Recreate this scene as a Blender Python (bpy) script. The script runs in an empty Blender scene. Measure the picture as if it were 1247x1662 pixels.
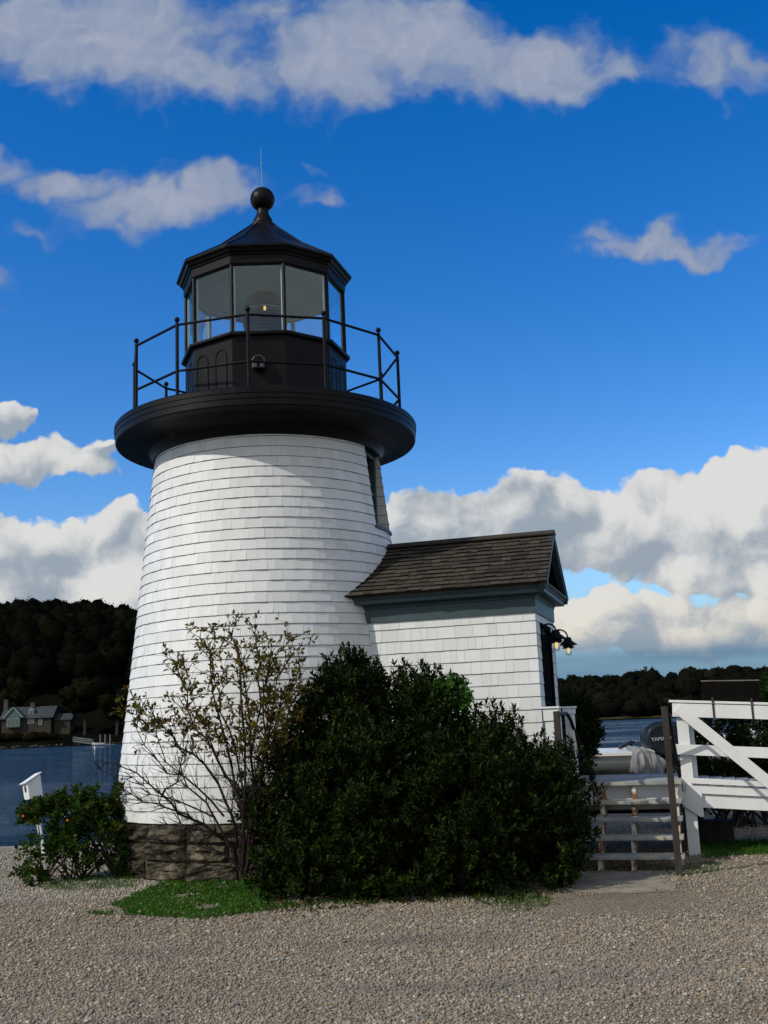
import bpy, bmesh, math, random
import numpy as np
from mathutils import Vector, Matrix, noise as mnoise
SC = bpy.context.scene
COL = SC.collection
rng = np.random.default_rng(11)
random.seed(5)
PI = math.pi

# ------------------------------------------------------------------ camera
F, T, RO = 1750.0, 0.193705, -0.041852        # focal length in photo pixels, pitch, roll
CAMZ = 1.6
def ray(px, py):
    x, y = px-623.5, 831-py
    c, s = math.cos(RO), math.sin(RO)
    x, y = c*x-s*y, s*x+c*y
    ct, st = math.cos(T), math.sin(T)
    return Vector((x, ct*F-st*y, st*F+ct*y))
def at(px, py, Y):                            # the point seen there at world distance Y
    d = ray(px, py); return d*(Y/d.y)+Vector((0, 0, CAMZ))
cam = bpy.data.objects.new('camera', bpy.data.cameras.new('camera'))
COL.objects.link(cam)
c_, s_ = math.cos(RO), math.sin(RO); ct, st = math.cos(T), math.sin(T)
right = Vector((c_, -st*s_, ct*s_)); up = Vector((-s_, -st*c_, ct*c_)); fwd = Vector((0, ct, st))
cam.matrix_world = Matrix(((right.x, up.x, -fwd.x, 0), (right.y, up.y, -fwd.y, 0), (right.z, up.z, -fwd.z, CAMZ), (0, 0, 0, 1)))
cam.data.sensor_fit = 'VERTICAL'; cam.data.sensor_height = 24
cam.data.lens = 24*F/1662
cam.data.clip_start = 0.1; cam.data.clip_end = 8000
SC.camera = cam

# ------------------------------------------------------------------ light
SUN_EL, SUN_AZ = math.radians(36.5), math.radians(61)      # azimuth: to the left of straight behind the camera
sun_dir = Vector((-math.sin(SUN_AZ)*math.cos(SUN_EL), -math.cos(SUN_AZ)*math.cos(SUN_EL), math.sin(SUN_EL)))
sun = bpy.data.objects.new('sun', bpy.data.lights.new('sun', 'SUN'))
COL.objects.link(sun)
sun.data.energy = 3.3; sun.data.angle = math.radians(0.5); sun.data.color = (1, .93, .82)
sun.rotation_euler = sun_dir.to_track_quat('Z', 'Y').to_euler()
SC.view_settings.view_transform = 'Standard'; SC.view_settings.look = 'None'
SC.render.engine = 'CYCLES'
SC.cycles.max_bounces = 6; SC.cycles.diffuse_bounces = 3; SC.cycles.glossy_bounces = 3; SC.cycles.transparent_max_bounces = 10; SC.cycles.transmission_bounces = 4; SC.cycles.caustics_reflective = False; SC.cycles.caustics_refractive = False
SC.view_settings.exposure = 0.0; SC.view_settings.gamma = 1

# ------------------------------------------------------------------ node helper
class NT:
    def __init__(s, tree): s.t = tree
    def n(s, typ, ins=None, **kw):
        nd = s.t.nodes.new(typ)
        for k, v in kw.items(): setattr(nd, k, v)
        if ins:
            for k, v in ins.items():
                sock = nd.inputs[k]
                if isinstance(v, bpy.types.NodeSocket): s.t.links.new(v, sock)
                else: sock.default_value = v
        return nd
    def m(s, op, a, b=0.0, c=0.0, clamp=False):
        nd = s.n('ShaderNodeMath', {0: a, 1: b, 2: c}, operation=op); nd.use_clamp = clamp
        return nd.outputs[0]
    def v(s, op, a, b=(0, 0, 0)):
        nd = s.n('ShaderNodeVectorMath', {0: a, 1: b}, operation=op)
        return nd.outputs['Value'] if op in ('LENGTH', 'DOT_PRODUCT') else nd.outputs[0]
    def mix(s, f, a, b, blend='MIX'):
        nd = s.n('ShaderNodeMix', data_type='RGBA', blend_type=blend)
        for k, v in ((0, f), (6, a), (7, b)):
            if isinstance(v, bpy.types.NodeSocket): s.t.links.new(v, nd.inputs[k])
            else: nd.inputs[k].default_value = v if not isinstance(v, tuple) or len(v) == 4 else (*v, 1)
        return nd.outputs[2]
    def ss(s, x, a, b, lo=0.0, hi=1.0):
        return s.n('ShaderNodeMapRange', {'Value': x, 'From Min': a, 'From Max': b, 'To Min': lo, 'To Max': hi}, interpolation_type='SMOOTHSTEP').outputs[0]
    def noise(s, vec, scale, detail=4, rough=.55, dim='3D'):
        return s.n('ShaderNodeTexNoise', {'Vector': vec, 'Scale': scale, 'Detail': detail, 'Roughness': rough}, noise_dimensions=dim)

# ------------------------------------------------------------------ sky: clear Nishita sky with fair weather clouds
def sky_pt(px, py):
    d = ray(px, py); return d.x/d.y, d.z/d.y
SOFT = [  # px, py, rx, ry, weight : thin high cloud
 (30,40,190,80,1.05),(200,60,190,95,1.2),(330,120,130,60,1.05),(130,130,120,50,.5),(440,10,100,45,.75),(540,95,130,80,1.2),(640,60,160,85,1.1),(600,150,80,32,.75),(720,60,120,80,.9),
 (870,110,115,66,1.2),(770,120,70,50,.7),(930,140,50,40,.8),(1005,100,80,44,.62),(1165,105,85,60,.72),(1100,75,80,40,.60),(1240,95,70,44,.62),(1185,175,40,30,.3),
 (110,298,75,36,1.1),(285,325,115,52,1.2),(200,335,80,40,.95),(350,310,70,42,1.0),(195,330,70,32,.7),(10,268,55,34,.6),(55,385,55,25,.45),(515,318,34,20,.6),(500,285,34,16,.36),(285,262,50,14,.34),
 (1075,395,120,20,1.0),(975,380,60,15,.7),(1125,410,80,20,1.0),(1190,412,50,14,.4),(0,475,40,30,.45),(5,520,30,20,.3)]
CUM = [   # cumulus
 (20,685,85,32,.85),(60,745,120,42,1.0),(160,725,60,24,.5),
 (20,905,80,62,1.05),(95,900,60,55,.8),(150,880,70,58,.9),(215,880,60,60,1.05),(60,960,110,55,1.0),(190,950,130,62,1.0),(60,985,150,64,1.2),(210,985,150,64,1.2),(300,940,140,90,1.0),(430,920,120,100,.9),
 (690,835,80,54,1.05),(640,870,90,60,1.0),(765,835,60,46,.95),(885,815,80,62,1.15),(930,830,60,46,.95),(830,870,110,62,1.0),(720,900,160,60,1.0),(1000,850,60,46,.75),
 (1070,805,66,46,1.1),(1130,815,70,52,1.05),(1210,790,80,60,1.15),(1260,800,70,60,1.1),(1060,880,120,60,1.05),(1190,880,130,66,1.1),(960,890,110,42,.95),(1225,950,100,36,1.0),(1130,920,110,34,.85),
 (990,1000,70,42,1.05),(930,1020,60,44,1.0),(1070,1000,80,40,1.05),(1040,1030,120,36,1.0),(1150,1020,80,42,1.1),(1230,1015,80,36,1.05),(1180,1045,140,24,.9)]
def cloud_group(name, blobs, f1, a1, f2, a2, va, warp):
    g = bpy.data.node_groups.new(name, 'ShaderNodeTree')
    g.interface.new_socket('P', in_out='INPUT', socket_type='NodeSocketVector')
    for s in ('S', 'H', 'L'): g.interface.new_socket(s, in_out='OUTPUT', socket_type='NodeSocketFloat')
    q = NT(g); gi = q.n('NodeGroupInput'); go = q.n('NodeGroupOutput'); P = gi.outputs[0]
    w = q.noise(P, 14, 3, .55, '2D').outputs['Color']
    P2 = q.v('ADD', P, q.v('MULTIPLY', q.v('SUBTRACT', w, (.5, .5, .5)), (warp, warp, 0)))
    tot = None; hh = None
    for px, py, rx, ry, wt in blobs:
        X, Z = sky_pt(px, py)
        d = q.n('ShaderNodeVectorMath', {0: P2, 1: (F/rx, F/ry, 0), 2: (-X*F/rx, -Z*F/ry, 0)}, operation='MULTIPLY_ADD').outputs[0]
        e = q.m('POWER', math.exp(-3.6), q.v('DOT_PRODUCT', d, d))
        tot = q.m('MULTIPLY', e, wt**4) if tot is None else q.m('MULTIPLY_ADD', e, wt**4, tot)
        if va:
            y_ = q.v('DOT_PRODUCT', d, (-.35, .9, 0))
            hh = q.m('MULTIPLY', y_, e) if hh is None else q.m('MULTIPLY_ADD', y_, e, hh)
    S = q.m('POWER', tot, .25)
    fa = q.m('SUBTRACT', q.noise(P2, f1, 8 if va else 6, .58 if va else .52, '2D').outputs[0], .5)
    fb = q.m('SUBTRACT', q.noise(P2, f2, 4, .5, '2D').outputs[0], .5)
    nz = q.m('ADD', q.m('MULTIPLY', fa, a1), q.m('MULTIPLY', fb, a2))
    if va:
        v1 = q.n('ShaderNodeTexVoronoi', {'Vector': P2, 'Scale': 34.0, 'Smoothness': .6}, feature='SMOOTH_F1', voronoi_dimensions='2D').outputs[0]
        v2 = q.n('ShaderNodeTexVoronoi', {'Vector': P2, 'Scale': 85.0, 'Smoothness': .6}, feature='SMOOTH_F1', voronoi_dimensions='2D').outputs[0]
        v0 = q.n('ShaderNodeTexVoronoi', {'Vector': P2, 'Scale': 13.0, 'Smoothness': .5}, feature='SMOOTH_F1', voronoi_dimensions='2D').outputs[0]
        nz = q.m('ADD', nz, q.m('MULTIPLY', q.m('SUBTRACT', .42, v0), .30))
        nz = q.m('ADD', nz, q.m('ADD', q.m('MULTIPLY', q.m('SUBTRACT', .42, v1), va), q.m('MULTIPLY', q.m('SUBTRACT', .42, v2), va*.4)))
    off = q.v('ADD', P2, (-.007, .012, 0))
    l = q.m('MULTIPLY', q.m('SUBTRACT', fa, q.m('SUBTRACT', q.noise(off, f1, 6, .58, '2D').outputs[0], .5)), a1)
    if va:
        o1 = q.n('ShaderNodeTexVoronoi', {'Vector': off, 'Scale': 34.0, 'Smoothness': .6}, feature='SMOOTH_F1', voronoi_dimensions='2D').outputs[0]
        o0 = q.v('ADD', P2, (-.016, .028, 0))
        l = q.m('ADD', l, q.m('MULTIPLY', q.m('SUBTRACT', o1, v1), va*.55))
        l = q.m('ADD', l, q.m('MULTIPLY', q.m('SUBTRACT', v0, q.n('ShaderNodeTexVoronoi', {'Vector': o0, 'Scale': 13.0, 'Smoothness': .5}, feature='SMOOTH_F1', voronoi_dimensions='2D').outputs[0]), -.62))
    H = q.m('DIVIDE', hh, q.m('MAXIMUM', tot, .0005)) if va else S
    for i_, o_ in enumerate((q.m('ADD', S, nz), H, l)): g.links.new(o_, go.inputs[i_])
    return g
W = bpy.data.worlds.new('World'); SC.world = W; W.use_nodes = True
wt_ = W.node_tree; wt_.nodes.clear(); q = NT(wt_)
sky = q.n('ShaderNodeTexSky', sky_type='NISHITA', sun_disc=False, sun_elevation=SUN_EL, sun_rotation=PI+SUN_AZ, altitude=0, air_density=1.0, dust_density=.25, ozone_density=2.0)
skyc = q.n('ShaderNodeHueSaturation', {'Hue': .513, 'Saturation': 1.47, 'Value': 1.08, 'Color': sky.outputs[0]}).outputs[0]
SKY_STR = .15
K = 1/SKY_STR
tc = q.n('ShaderNodeTexCoord').outputs['Generated']
sx = q.n('ShaderNodeSeparateXYZ', {0: tc}).outputs
ay = q.m('MAXIMUM', sx[1], .06)
PX = q.n('ShaderNodeCombineXYZ', {0: q.m('DIVIDE', sx[0], ay), 1: q.m('DIVIDE', sx[2], ay), 2: 0.0}).outputs[0]
def cloud(g):
    a = q.n('ShaderNodeGroup', {}, node_tree=g); wt_.links.new(PX, a.inputs[0])
    return a.outputs
gs = cloud_group('thin_clouds', SOFT, 26, .62, 9, .40, 0, .07)
gc = cloud_group('cumulus', CUM, 34, .50, 11, .25, .28, .035)
s1, h1, l1 = cloud(gs)
s2, h2, l2 = cloud(gc)
front = q.ss(sx[1], .06, .2)
d1 = q.m('MULTIPLY', q.ss(s1, .16, .80, 0, .93), front)
d2 = q.m('MULTIPLY', q.ss(s2, .42, .56, 0, 1.0), front)
lit1 = q.ss(q.m('ADD', q.m('MULTIPLY', l1, .55), q.m('MULTIPLY', s1, .35)), -.05, .75)
big = q.m('SUBTRACT', q.noise(PX, 7.0, 3, .5, '2D').outputs[0], .5)
lit2 = q.ss(q.m('ADD', q.m('ADD', q.m('MULTIPLY', l2, 1.9), q.m('MULTIPLY', h2, .42)), q.m('MULTIPLY', big, 1.7)), -.60, .50)
c1 = q.mix(lit1, (.20*K, .27*K, .42*K), (.43*K, .46*K, .54*K))
elv = q.n('ShaderNodeSeparateXYZ', {0: PX}).outputs[1]
warm = q.ss(elv, .14, .05)
c2 = q.mix(lit2, (.31*K, .37*K, .44*K), q.mix(warm, (.72*K, .72*K, .71*K), (.78*K, .73*K, .63*K)))
# low grey-blue stratus along the horizon
strat = q.noise(q.v('MULTIPLY', PX, (2.2, 26, 1)), 1.6, 4, .5).outputs[0]
sd = q.m('MULTIPLY', q.ss(strat, .36, .62, .55, 1.0), q.ss(elv, .075, .045))
hz = q.mix(q.ss(elv, .16, .03, 0, .8), skyc, (.10*K, .25*K, .44*K))
base = q.mix(d1, hz, c1)
base = q.mix(d2, base, c2)
base = q.mix(q.m('MULTIPLY', sd, front), base, q.mix(strat, (.07*K, .19*K, .33*K), (.16*K, .27*K, .38*K)))
# unseen broken bright cloud, added behind the camera as neutral fill light
bk = q.noise(tc, 2.3, 7, .6).outputs[0]
bd = q.m('MULTIPLY', q.ss(bk, .36, .56), q.ss(sx[1], .05, -.25))
base = q.mix(bd, base, q.mix(q.ss(bk, .45, .75), (.78*K, .77*K, .75*K), (.52*K, .54*K, .57*K)))
bg = q.n('ShaderNodeBackground', {'Color': base, 'Strength': SKY_STR})
wo = q.n('ShaderNodeOutputWorld'); wt_.links.new(bg.outputs[0], wo.inputs[0])
W.cycles.sampling_method = 'MANUAL'; W.cycles.sample_map_resolution = 512

# ------------------------------------------------------------------ materials
def new_mat(name):
    m = bpy.data.materials.new(name); m.use_nodes = True
    return m, NT(m.node_tree), m.node_tree.nodes['Principled BSDF']
def mat(name, col, rough=.6, var=.25, nscale=6, bump=.0, bscale=40, metal=0, rnd=0.0, col2=None, spec=.4, coord='Object', stretch=(1, 1, 1), thr=(.35, .7)):
    """base colour with soft noise variation; rnd = per-piece brightness variation from the 'col' attribute; col2 = patches of a second colour"""
    m, q, b = new_mat(name)
    co = q.n('ShaderNodeTexCoord').outputs[coord]
    vec = q.v('MULTIPLY', co, stretch)
    nz = q.noise(vec, nscale, 6, .6).outputs[0]
    c = tuple(col)
    lo = tuple(x*(1-var) for x in c); hi = tuple(min(1, x*(1+var)) for x in c)
    cc = q.mix(q.ss(nz, .3, .7), lo, hi)
    if col2: cc = q.mix(q.ss(q.noise(vec, nscale*.6+1.3, 7, .65).outputs[0], *thr), cc, tuple(col2))
    if rnd:
        at_ = q.n('ShaderNodeAttribute', attribute_name='col')
        r = q.n('ShaderNodeSeparateColor', {0: at_.outputs['Color']}).outputs[0]
        f = q.n('ShaderNodeMapRange', {'Value': r, 'To Min': 1-rnd, 'To Max': 1+rnd}).outputs[0]
        cc = q.mix(1.0, cc, q.n('ShaderNodeCombineColor', {0: f, 1: f, 2: f}).outputs[0], 'MULTIPLY')
    m.node_tree.links.new(cc, b.inputs['Base Color'])
    b.inputs['Roughness'].default_value = rough; b.inputs['Metallic'].default_value = metal
    b.inputs['Specular IOR Level'].default_value = spec
    if bump:
        bn = q.n('ShaderNodeBump', {'Strength': bump, 'Distance': .01, 'Height': q.noise(vec, bscale, 6, .65).outputs[0]})
        m.node_tree.links.new(bn.outputs[0], b.inputs['Normal'])
    return m
def leaf_mat(name, c1, c2, c3=None, rough=.5, trans=.25, spec=.2):
    m, q, b = new_mat(name)
    a = q.n('ShaderNodeSeparateColor', {0: q.n('ShaderNodeAttribute', attribute_name='col').outputs['Color']}).outputs
    cc = q.mix(a[0], tuple(c1), tuple(c2))
    if c3: cc = q.mix(q.ss(a[1], .75, .85), cc, tuple(c3))
    m.node_tree.links.new(cc, b.inputs['Base Color'])
    b.inputs['Roughness'].default_value = rough; b.inputs['Specular IOR Level'].default_value = spec
    tr = q.n('ShaderNodeBsdfTranslucent', {'Color': cc})
    mx = q.n('ShaderNodeMixShader', {0: trans, 1: b.outputs[0], 2: tr.outputs[0]})
    m.node_tree.links.new(mx.outputs[0], m.node_tree.nodes['Material Output'].inputs[0])
    return m
def shingle_mat(name, col, var, butt_shade, butt_shade_col, weather, rough=.6, spec=.3):
    """one shingle: tone from col.r, weathering grain down its face, shadow line painted along each butt (col.g = height up its face)"""
    m, q, b = new_mat(name)
    a = q.n('ShaderNodeSeparateColor', {0: q.n('ShaderNodeAttribute', attribute_name='col').outputs['Color']}).outputs
    co = q.n('ShaderNodeTexCoord').outputs['Object']
    f = q.n('ShaderNodeMapRange', {'Value': a[0], 'To Min': 1-var, 'To Max': 1+var*.5}).outputs[0]
    cc = q.mix(1.0, (*col, 1), q.n('ShaderNodeCombineColor', {0: f, 1: f, 2: f}).outputs[0], 'MULTIPLY')
    cc = q.mix(q.m('MULTIPLY', q.ss(q.noise(co, .9, 5, .6).outputs[0], .5, .8), .35), cc, tuple(x*.72 for x in weather))
    gr = q.noise(q.v('MULTIPLY', co, (60, 60, 7)), 1.0, 5, .6).outputs[0]
    cc = q.mix(q.ss(gr, .54, .78, 0, .5), cc, tuple(weather))
    sp = q.noise(q.v('MULTIPLY', co, (14, 14, 5)), 1.0, 6, .7).outputs[0]
    cc = q.mix(q.ss(sp, .69, .74, 0, .7), cc, tuple(x*.5 for x in weather))
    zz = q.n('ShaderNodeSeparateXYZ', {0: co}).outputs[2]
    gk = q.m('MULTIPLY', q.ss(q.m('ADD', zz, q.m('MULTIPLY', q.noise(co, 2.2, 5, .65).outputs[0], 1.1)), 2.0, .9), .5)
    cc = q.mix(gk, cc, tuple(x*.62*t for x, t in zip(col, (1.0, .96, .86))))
    cc = q.mix(q.ss(a[1], butt_shade, butt_shade*.45), cc, tuple(butt_shade_col))  # course shadow at the butt edge, painted into the colour
    m.node_tree.links.new(cc, b.inputs['Base Color'])
    b.inputs['Roughness'].default_value = rough; b.inputs['Specular IOR Level'].default_value = spec
    bn = q.n('ShaderNodeBump', {'Strength': .5, 'Distance': .004, 'Height': gr})
    m.node_tree.links.new(bn.outputs[0], b.inputs['Normal'])
    return m
def emit_mat(name, col, strength):
    m, q, b = new_mat(name)
    b.inputs['Base Color'].default_value = (*col, 1); b.inputs['Emission Color'].default_value = (*col, 1); b.inputs['Emission Strength'].default_value = strength
    return m
def glass_mat(name, tint, refl=.12, rough=.03, gc=(.9, .95, 1)):
    m, q, b = new_mat(name)
    nt = m.node_tree
    fr = q.n('ShaderNodeLayerWeight', {'Blend': .25}).outputs['Fresnel']
    tr = q.n('ShaderNodeBsdfTransparent', {'Color': (*tint, 1)})
    gl = q.n('ShaderNodeBsdfGlossy', {'Color': (*gc, 1), 'Roughness': rough})
    mx = q.n('ShaderNodeMixShader', {0: q.m('ADD', q.m('MULTIPLY', fr, .6), refl, clamp=True), 1: tr.outputs[0], 2: gl.outputs[0]})
    nt.links.new(mx.outputs[0], nt.nodes['Material Output'].inputs[0]); nt.nodes.remove(b)
    return m
M = {}
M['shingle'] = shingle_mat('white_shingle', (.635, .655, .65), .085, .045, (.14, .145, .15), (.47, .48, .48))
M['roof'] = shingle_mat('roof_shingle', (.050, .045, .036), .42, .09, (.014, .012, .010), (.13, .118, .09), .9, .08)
M['white'] = mat('white_paint', (.64, .655, .65), .5, .06, 3, .15, 60, col2=(.46, .46, .44), thr=(.60, .78))
def scuffs(m):
    q = NT(m.node_tree); b = m.node_tree.nodes['Principled BSDF']; src = b.inputs['Base Color'].links[0].from_socket
    co = q.n('ShaderNodeTexCoord').outputs['Object']
    f = q.ss(q.noise(q.v('MULTIPLY', co, (9, 9, 26)), 1.0, 6, .7).outputs[0], .66, .71, 0, .75)
    c = q.mix(f, src, (.20, .185, .165))
    f2 = q.ss(q.noise(q.v('MULTIPLY', co, (3, 3, 3)), 1.0, 5, .6).outputs[0], .55, .75, 0, .4)
    m.node_tree.links.new(q.mix(f2, c, (.40, .40, .37)), b.inputs['Base Color'])
scuffs(M['white'])
M['teal'] = mat('dark_teal_trim', (.030, .055, .060), .5, .1, 4, .1, 50)
M['black'] = mat('black_paint', (.0048, .0046, .005), .42, .3, 3, .12, 30, spec=.12, col2=(.016, .015, .014), thr=(.58, .70))
M['iron'] = mat('black_iron', (.0045, .0045, .005), .5, .3, 8, .1, 60, spec=.12)
M['stone'] = mat('granite_block', (.095, .083, .060), .95, .5, 6, 1.0, 45, rnd=.45, col2=(.024, .021, .015), spec=.05, thr=(.40, .62))
M['ceil'] = mat('lantern_ceiling', (.56, .78, .78), .6, .08, 3)
M['pale'] = mat('pale_frame_paint', (.55, .62, .60), .5, .08, 5)
M['glass'] = glass_mat('lantern_glass', (.84, .95, .96), .05)
M['jar'] = glass_mat('lamp_glass', (.95, .95, .93), .08)
M['window'] = mat('dark_window_glass', (.008, .009, .01), .04, .1, 2, spec=1.0)
M['door'] = mat('dark_green_door', (.0035, .004, .004), .9, .2, 5, spec=.02)
M['dark'] = mat('dark_interior', (.006, .006, .006), .8, .1)
M['lens'] = mat('lens_glass', (.10, .13, .11), .12, .4, 9, spec=.9)
M['wood'] = mat('weathered_wood', (.17, .165, .16), .85, .3, 5, .5, 50, stretch=(1, 1, 6), col2=(.1, .09, .08), spec=.2)
M['greywood'] = mat('grey_brown_post', (.035, .030, .028), .8, .3, 6, .4, 60, stretch=(1, 1, .2), spec=.2)
M['tread'] = mat('grey_blue_deck_paint', (.25, .27, .265), .7, .25, 3, .3, 40, col2=(.36, .31, .215), thr=(.45, .62), spec=.25)
M['rusty'] = mat('rust_streaked_white', (.55, .53, .47), .7, .2, 5, .2, 50, col2=(.19, .08, .02), thr=(.45, .54), stretch=(2, 2, 1.1))
M['rod'] = mat('copper_rod', (.16, .28, .28), .4, .1, 5)
M['bulb'] = emit_mat('warm_bulb', (1.0, .60, .20), .95)
M['lamp'] = emit_mat('lens_lamp', (1.0, .50, .12), 14.0)
M['bark'] = mat('shrub_bark', (.035, .027, .022), .9, .3, 20, .4, 60, spec=.15)
M['barkred'] = mat('reddish_twig_bark', (.026, .018, .016), .85, .3, 20, .3, 60, spec=.15)
M['leaf'] = leaf_mat('dark_evergreen_leaf', (.0050, .0105, .0014), (.014, .026, .0028), (.032, .048, .006), trans=.15, rough=.55, spec=.08)
M['vine'] = leaf_mat('bright_vine_leaf', (.016, .055, .005), (.035, .105, .012), spec=.08)
M['autumn'] = leaf_mat('olive_autumn_leaf', (.058, .062, .008), (.140, .125, .018), (.12, .05, .013), trans=.35, rough=.6, spec=.1)
M['rose'] = leaf_mat('rose_leaf', (.010, .030, .003), (.026, .068, .005), (.07, .075, .010), trans=.3, rough=.6, spec=.08)
M['grass'] = leaf_mat('bright_grass', (.016, .085, .005), (.045, .160, .010), (.075, .115, .015), trans=.35, spec=.1, rough=.6)
M['drygrass'] = leaf_mat('dry_marsh_grass', (.09, .075, .03), (.14, .11, .05))
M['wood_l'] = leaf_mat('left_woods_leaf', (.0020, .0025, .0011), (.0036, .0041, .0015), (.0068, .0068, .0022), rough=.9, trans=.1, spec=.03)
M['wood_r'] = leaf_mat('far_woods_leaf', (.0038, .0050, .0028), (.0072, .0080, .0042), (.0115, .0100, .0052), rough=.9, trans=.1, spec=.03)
M['tree'] = leaf_mat('shore_tree_leaf', (.0055, .0062, .002), (.011, .011, .003), (.016, .0145, .004), rough=.9, trans=.15, spec=.03)
M['hill'] = mat('wooded_slope', (.0035, .0036, .0022), .95, .4, .08, spec=.02)

# ------------------------------------------------------------------ mesh helpers
class MB:
    def __init__(s): s.v, s.f, s.c = [], [], []
    def add(s, vs, fs, col=None):
        o = len(s.v); s.v += [tuple(v) for v in vs]; s.f += [tuple(i+o for i in f) for f in fs]
        if col is None: col = (random.random(), random.random(), 0)
        s.c += [col]*len(vs) if not isinstance(col, list) else col
        return s
    def box(s, c, size, ax=None, col=None):
        c = Vector(c); X, Y, Z = ax if ax else (Vector((1, 0, 0)), Vector((0, 1, 0)), Vector((0, 0, 1)))
        hx, hy, hz = size[0]/2, size[1]/2, size[2]/2
        vs = [c+X*(hx*i)+Y*(hy*j)+Z*(hz*k) for k in (-1, 1) for i, j in ((-1, -1), (1, -1), (1, 1), (-1, 1))]
        return s.add(vs, [(3, 2, 1, 0), (4, 5, 6, 7), (0, 1, 5, 4), (1, 2, 6, 5), (2, 3, 7, 6), (3, 0, 4, 7)], col)
    def beam(s, p, q, w, h, up=(0, 0, 1), col=None):
        p, q = Vector(p), Vector(q); Y = (q-p); L = Y.length; Y.normalize()
        X = Y.cross(Vector(up)); X.normalize(); Z = X.cross(Y)
        return s.box((p+q)/2, (w, L, h), (X, Y, Z), col)
    def tube(s, pts, rad, n=8, col=None, cap=True):
        pts = [Vector(p) for p in pts]; N = len(pts)
        if not hasattr(rad, '__len__'): rad = [rad]*N
        vs, fs = [], []; ref = None
        for i, p in enumerate(pts):
            t = (pts[min(i+1, N-1)]-pts[max(i-1, 0)])
            if t.length < 1e-9: t = Vector((0, 0, 1))
            t.normalize()
            if ref is None:
                ref = t.orthogonal().normalized()
            a = ref-t*ref.dot(t)
            a = a.normalized() if a.length > 1e-6 else t.orthogonal().normalized()
            ref = a; b = t.cross(a)
            for k in range(n):
                th = 2*PI*k/n; vs.append(p+(a*math.cos(th)+b*math.sin(th))*rad[i])
        for i in range(N-1):
            for k in range(n):
                k2 = (k+1) % n; fs.append((i*n+k, i*n+k2, (i+1)*n+k2, (i+1)*n+k))
        if cap: fs.append(tuple(range(n-1, -1, -1))); fs.append(tuple((N-1)*n+k for k in range(n)))
        return s.add(vs, fs, col)
    def lathe(s, c, prof, n=48, a0=0.0, closed=False, col=None):
        """prof: (radius, z) list, going round a vertical axis at c"""
        vs, fs = [], []; m = len(prof)
        for r, z in prof:
            for k in range(n):
                a = a0+2*PI*k/n; vs.append((c[0]+r*math.cos(a), c[1]+r*math.sin(a), c[2]+z))
        for i in range(m-1 if not closed else m):
            for k in range(n):
                k2 = (k+1) % n; j = (i+1) % m
                fs.append((i*n+k, i*n+k2, j*n+k2, j*n+k))
        return s.add(vs, fs, col)
    def prism(s, poly, vec, col=None):
        poly = [Vector(p) for p in poly]; vec = Vector(vec); n = len(poly)
        vs = poly+[p+vec for p in poly]
        return s.add(vs, [tuple(range(n-1, -1, -1)), tuple(range(n, 2*n))]+[(i, (i+1) % n, n+(i+1) % n, n+i) for i in range(n)], col)
    def build(s, name, m, parent=None, smooth=False, bevel=0, loc=None, autosmooth=None):
        me = bpy.data.meshes.new(name)
        org = Vector(parent['_o']) if parent else Vector(loc) if loc else Vector((0, 0, 0))
        me.from_pydata([(v[0]-org[0], v[1]-org[1], v[2]-org[2]) for v in s.v], [], s.f)
        at_ = me.attributes.new('col', 'FLOAT_COLOR', 'POINT')
        at_.data.foreach_set('color', np.array([(c[0], c[1], c[2], 1) for c in s.c], np.float32).ravel())
        bm = bmesh.new(); bm.from_mesh(me); bmesh.ops.recalc_face_normals(bm, faces=bm.faces); bm.to_mesh(me); bm.free()
        return link(name, me, m, parent, smooth, bevel, org if not parent else None, autosmooth)
def link(name, me, m, parent=None, smooth=False, bevel=0, org=None, autosmooth=None):
    me.materials.append(M[m] if isinstance(m, str) else m)
    o = bpy.data.objects.new(name, me); COL.objects.link(o)
    if smooth: me.polygons.foreach_set('use_smooth', [True]*len(me.polygons))
    if autosmooth is not None: me.set_sharp_from_angle(angle=math.radians(autosmooth))
    if parent:
        o.parent = parent; o['_o'] = parent['_o']
    else:
        if org is not None: o.location = org
        o['_o'] = tuple(o.location)
    if bevel:
        b = o.modifiers.new('bevel', 'BEVEL'); b.width = bevel; b.segments = 2; b.limit_method = 'ANGLE'
    return o
def np_mesh(name, V, Fc, col, m, parent=None, smooth=False, loc=None):
    """V (N,3), Fc (M,k) arrays, col (N,3)"""
    me = bpy.data.meshes.new(name)
    org = np.array(parent['_o'] if parent else (loc or (0, 0, 0)))
    V = np.asarray(V, np.float32)-org.astype(np.float32); Fc = np.asarray(Fc, np.int32); k = Fc.shape[1]
    me.vertices.add(len(V)); me.vertices.foreach_set('co', V.ravel())
    me.loops.add(Fc.size); me.loops.foreach_set('vertex_index', Fc.ravel())
    me.polygons.add(len(Fc)); me.polygons.foreach_set('loop_start', np.arange(0, Fc.size, k, dtype=np.int32))
    me.update(calc_edges=True)
    a = me.attributes.new('col', 'FLOAT_COLOR', 'POINT')
    C4 = np.ones((len(V), 4), np.float32); C4[:, :3] = col; a.data.foreach_set('color', C4.ravel())
    return link(name, me, m, parent, smooth, 0, Vector(org) if not parent else None)
def tag(o, label, cat, group=None, kind=None):
    o['label'] = label; o['category'] = cat
    if group: o['group'] = group
    if kind: o['kind'] = kind
    return o
def thing(name, label, cat, loc, group=None):
    o = bpy.data.objects.new(name, None); COL.objects.link(o); o.location = loc; o['_o'] = tuple(loc); o.empty_display_size = .2
    return tag(o, label, cat, group)
def struct(o, label=None):
    o['kind'] = 'structure'
    return o

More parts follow.
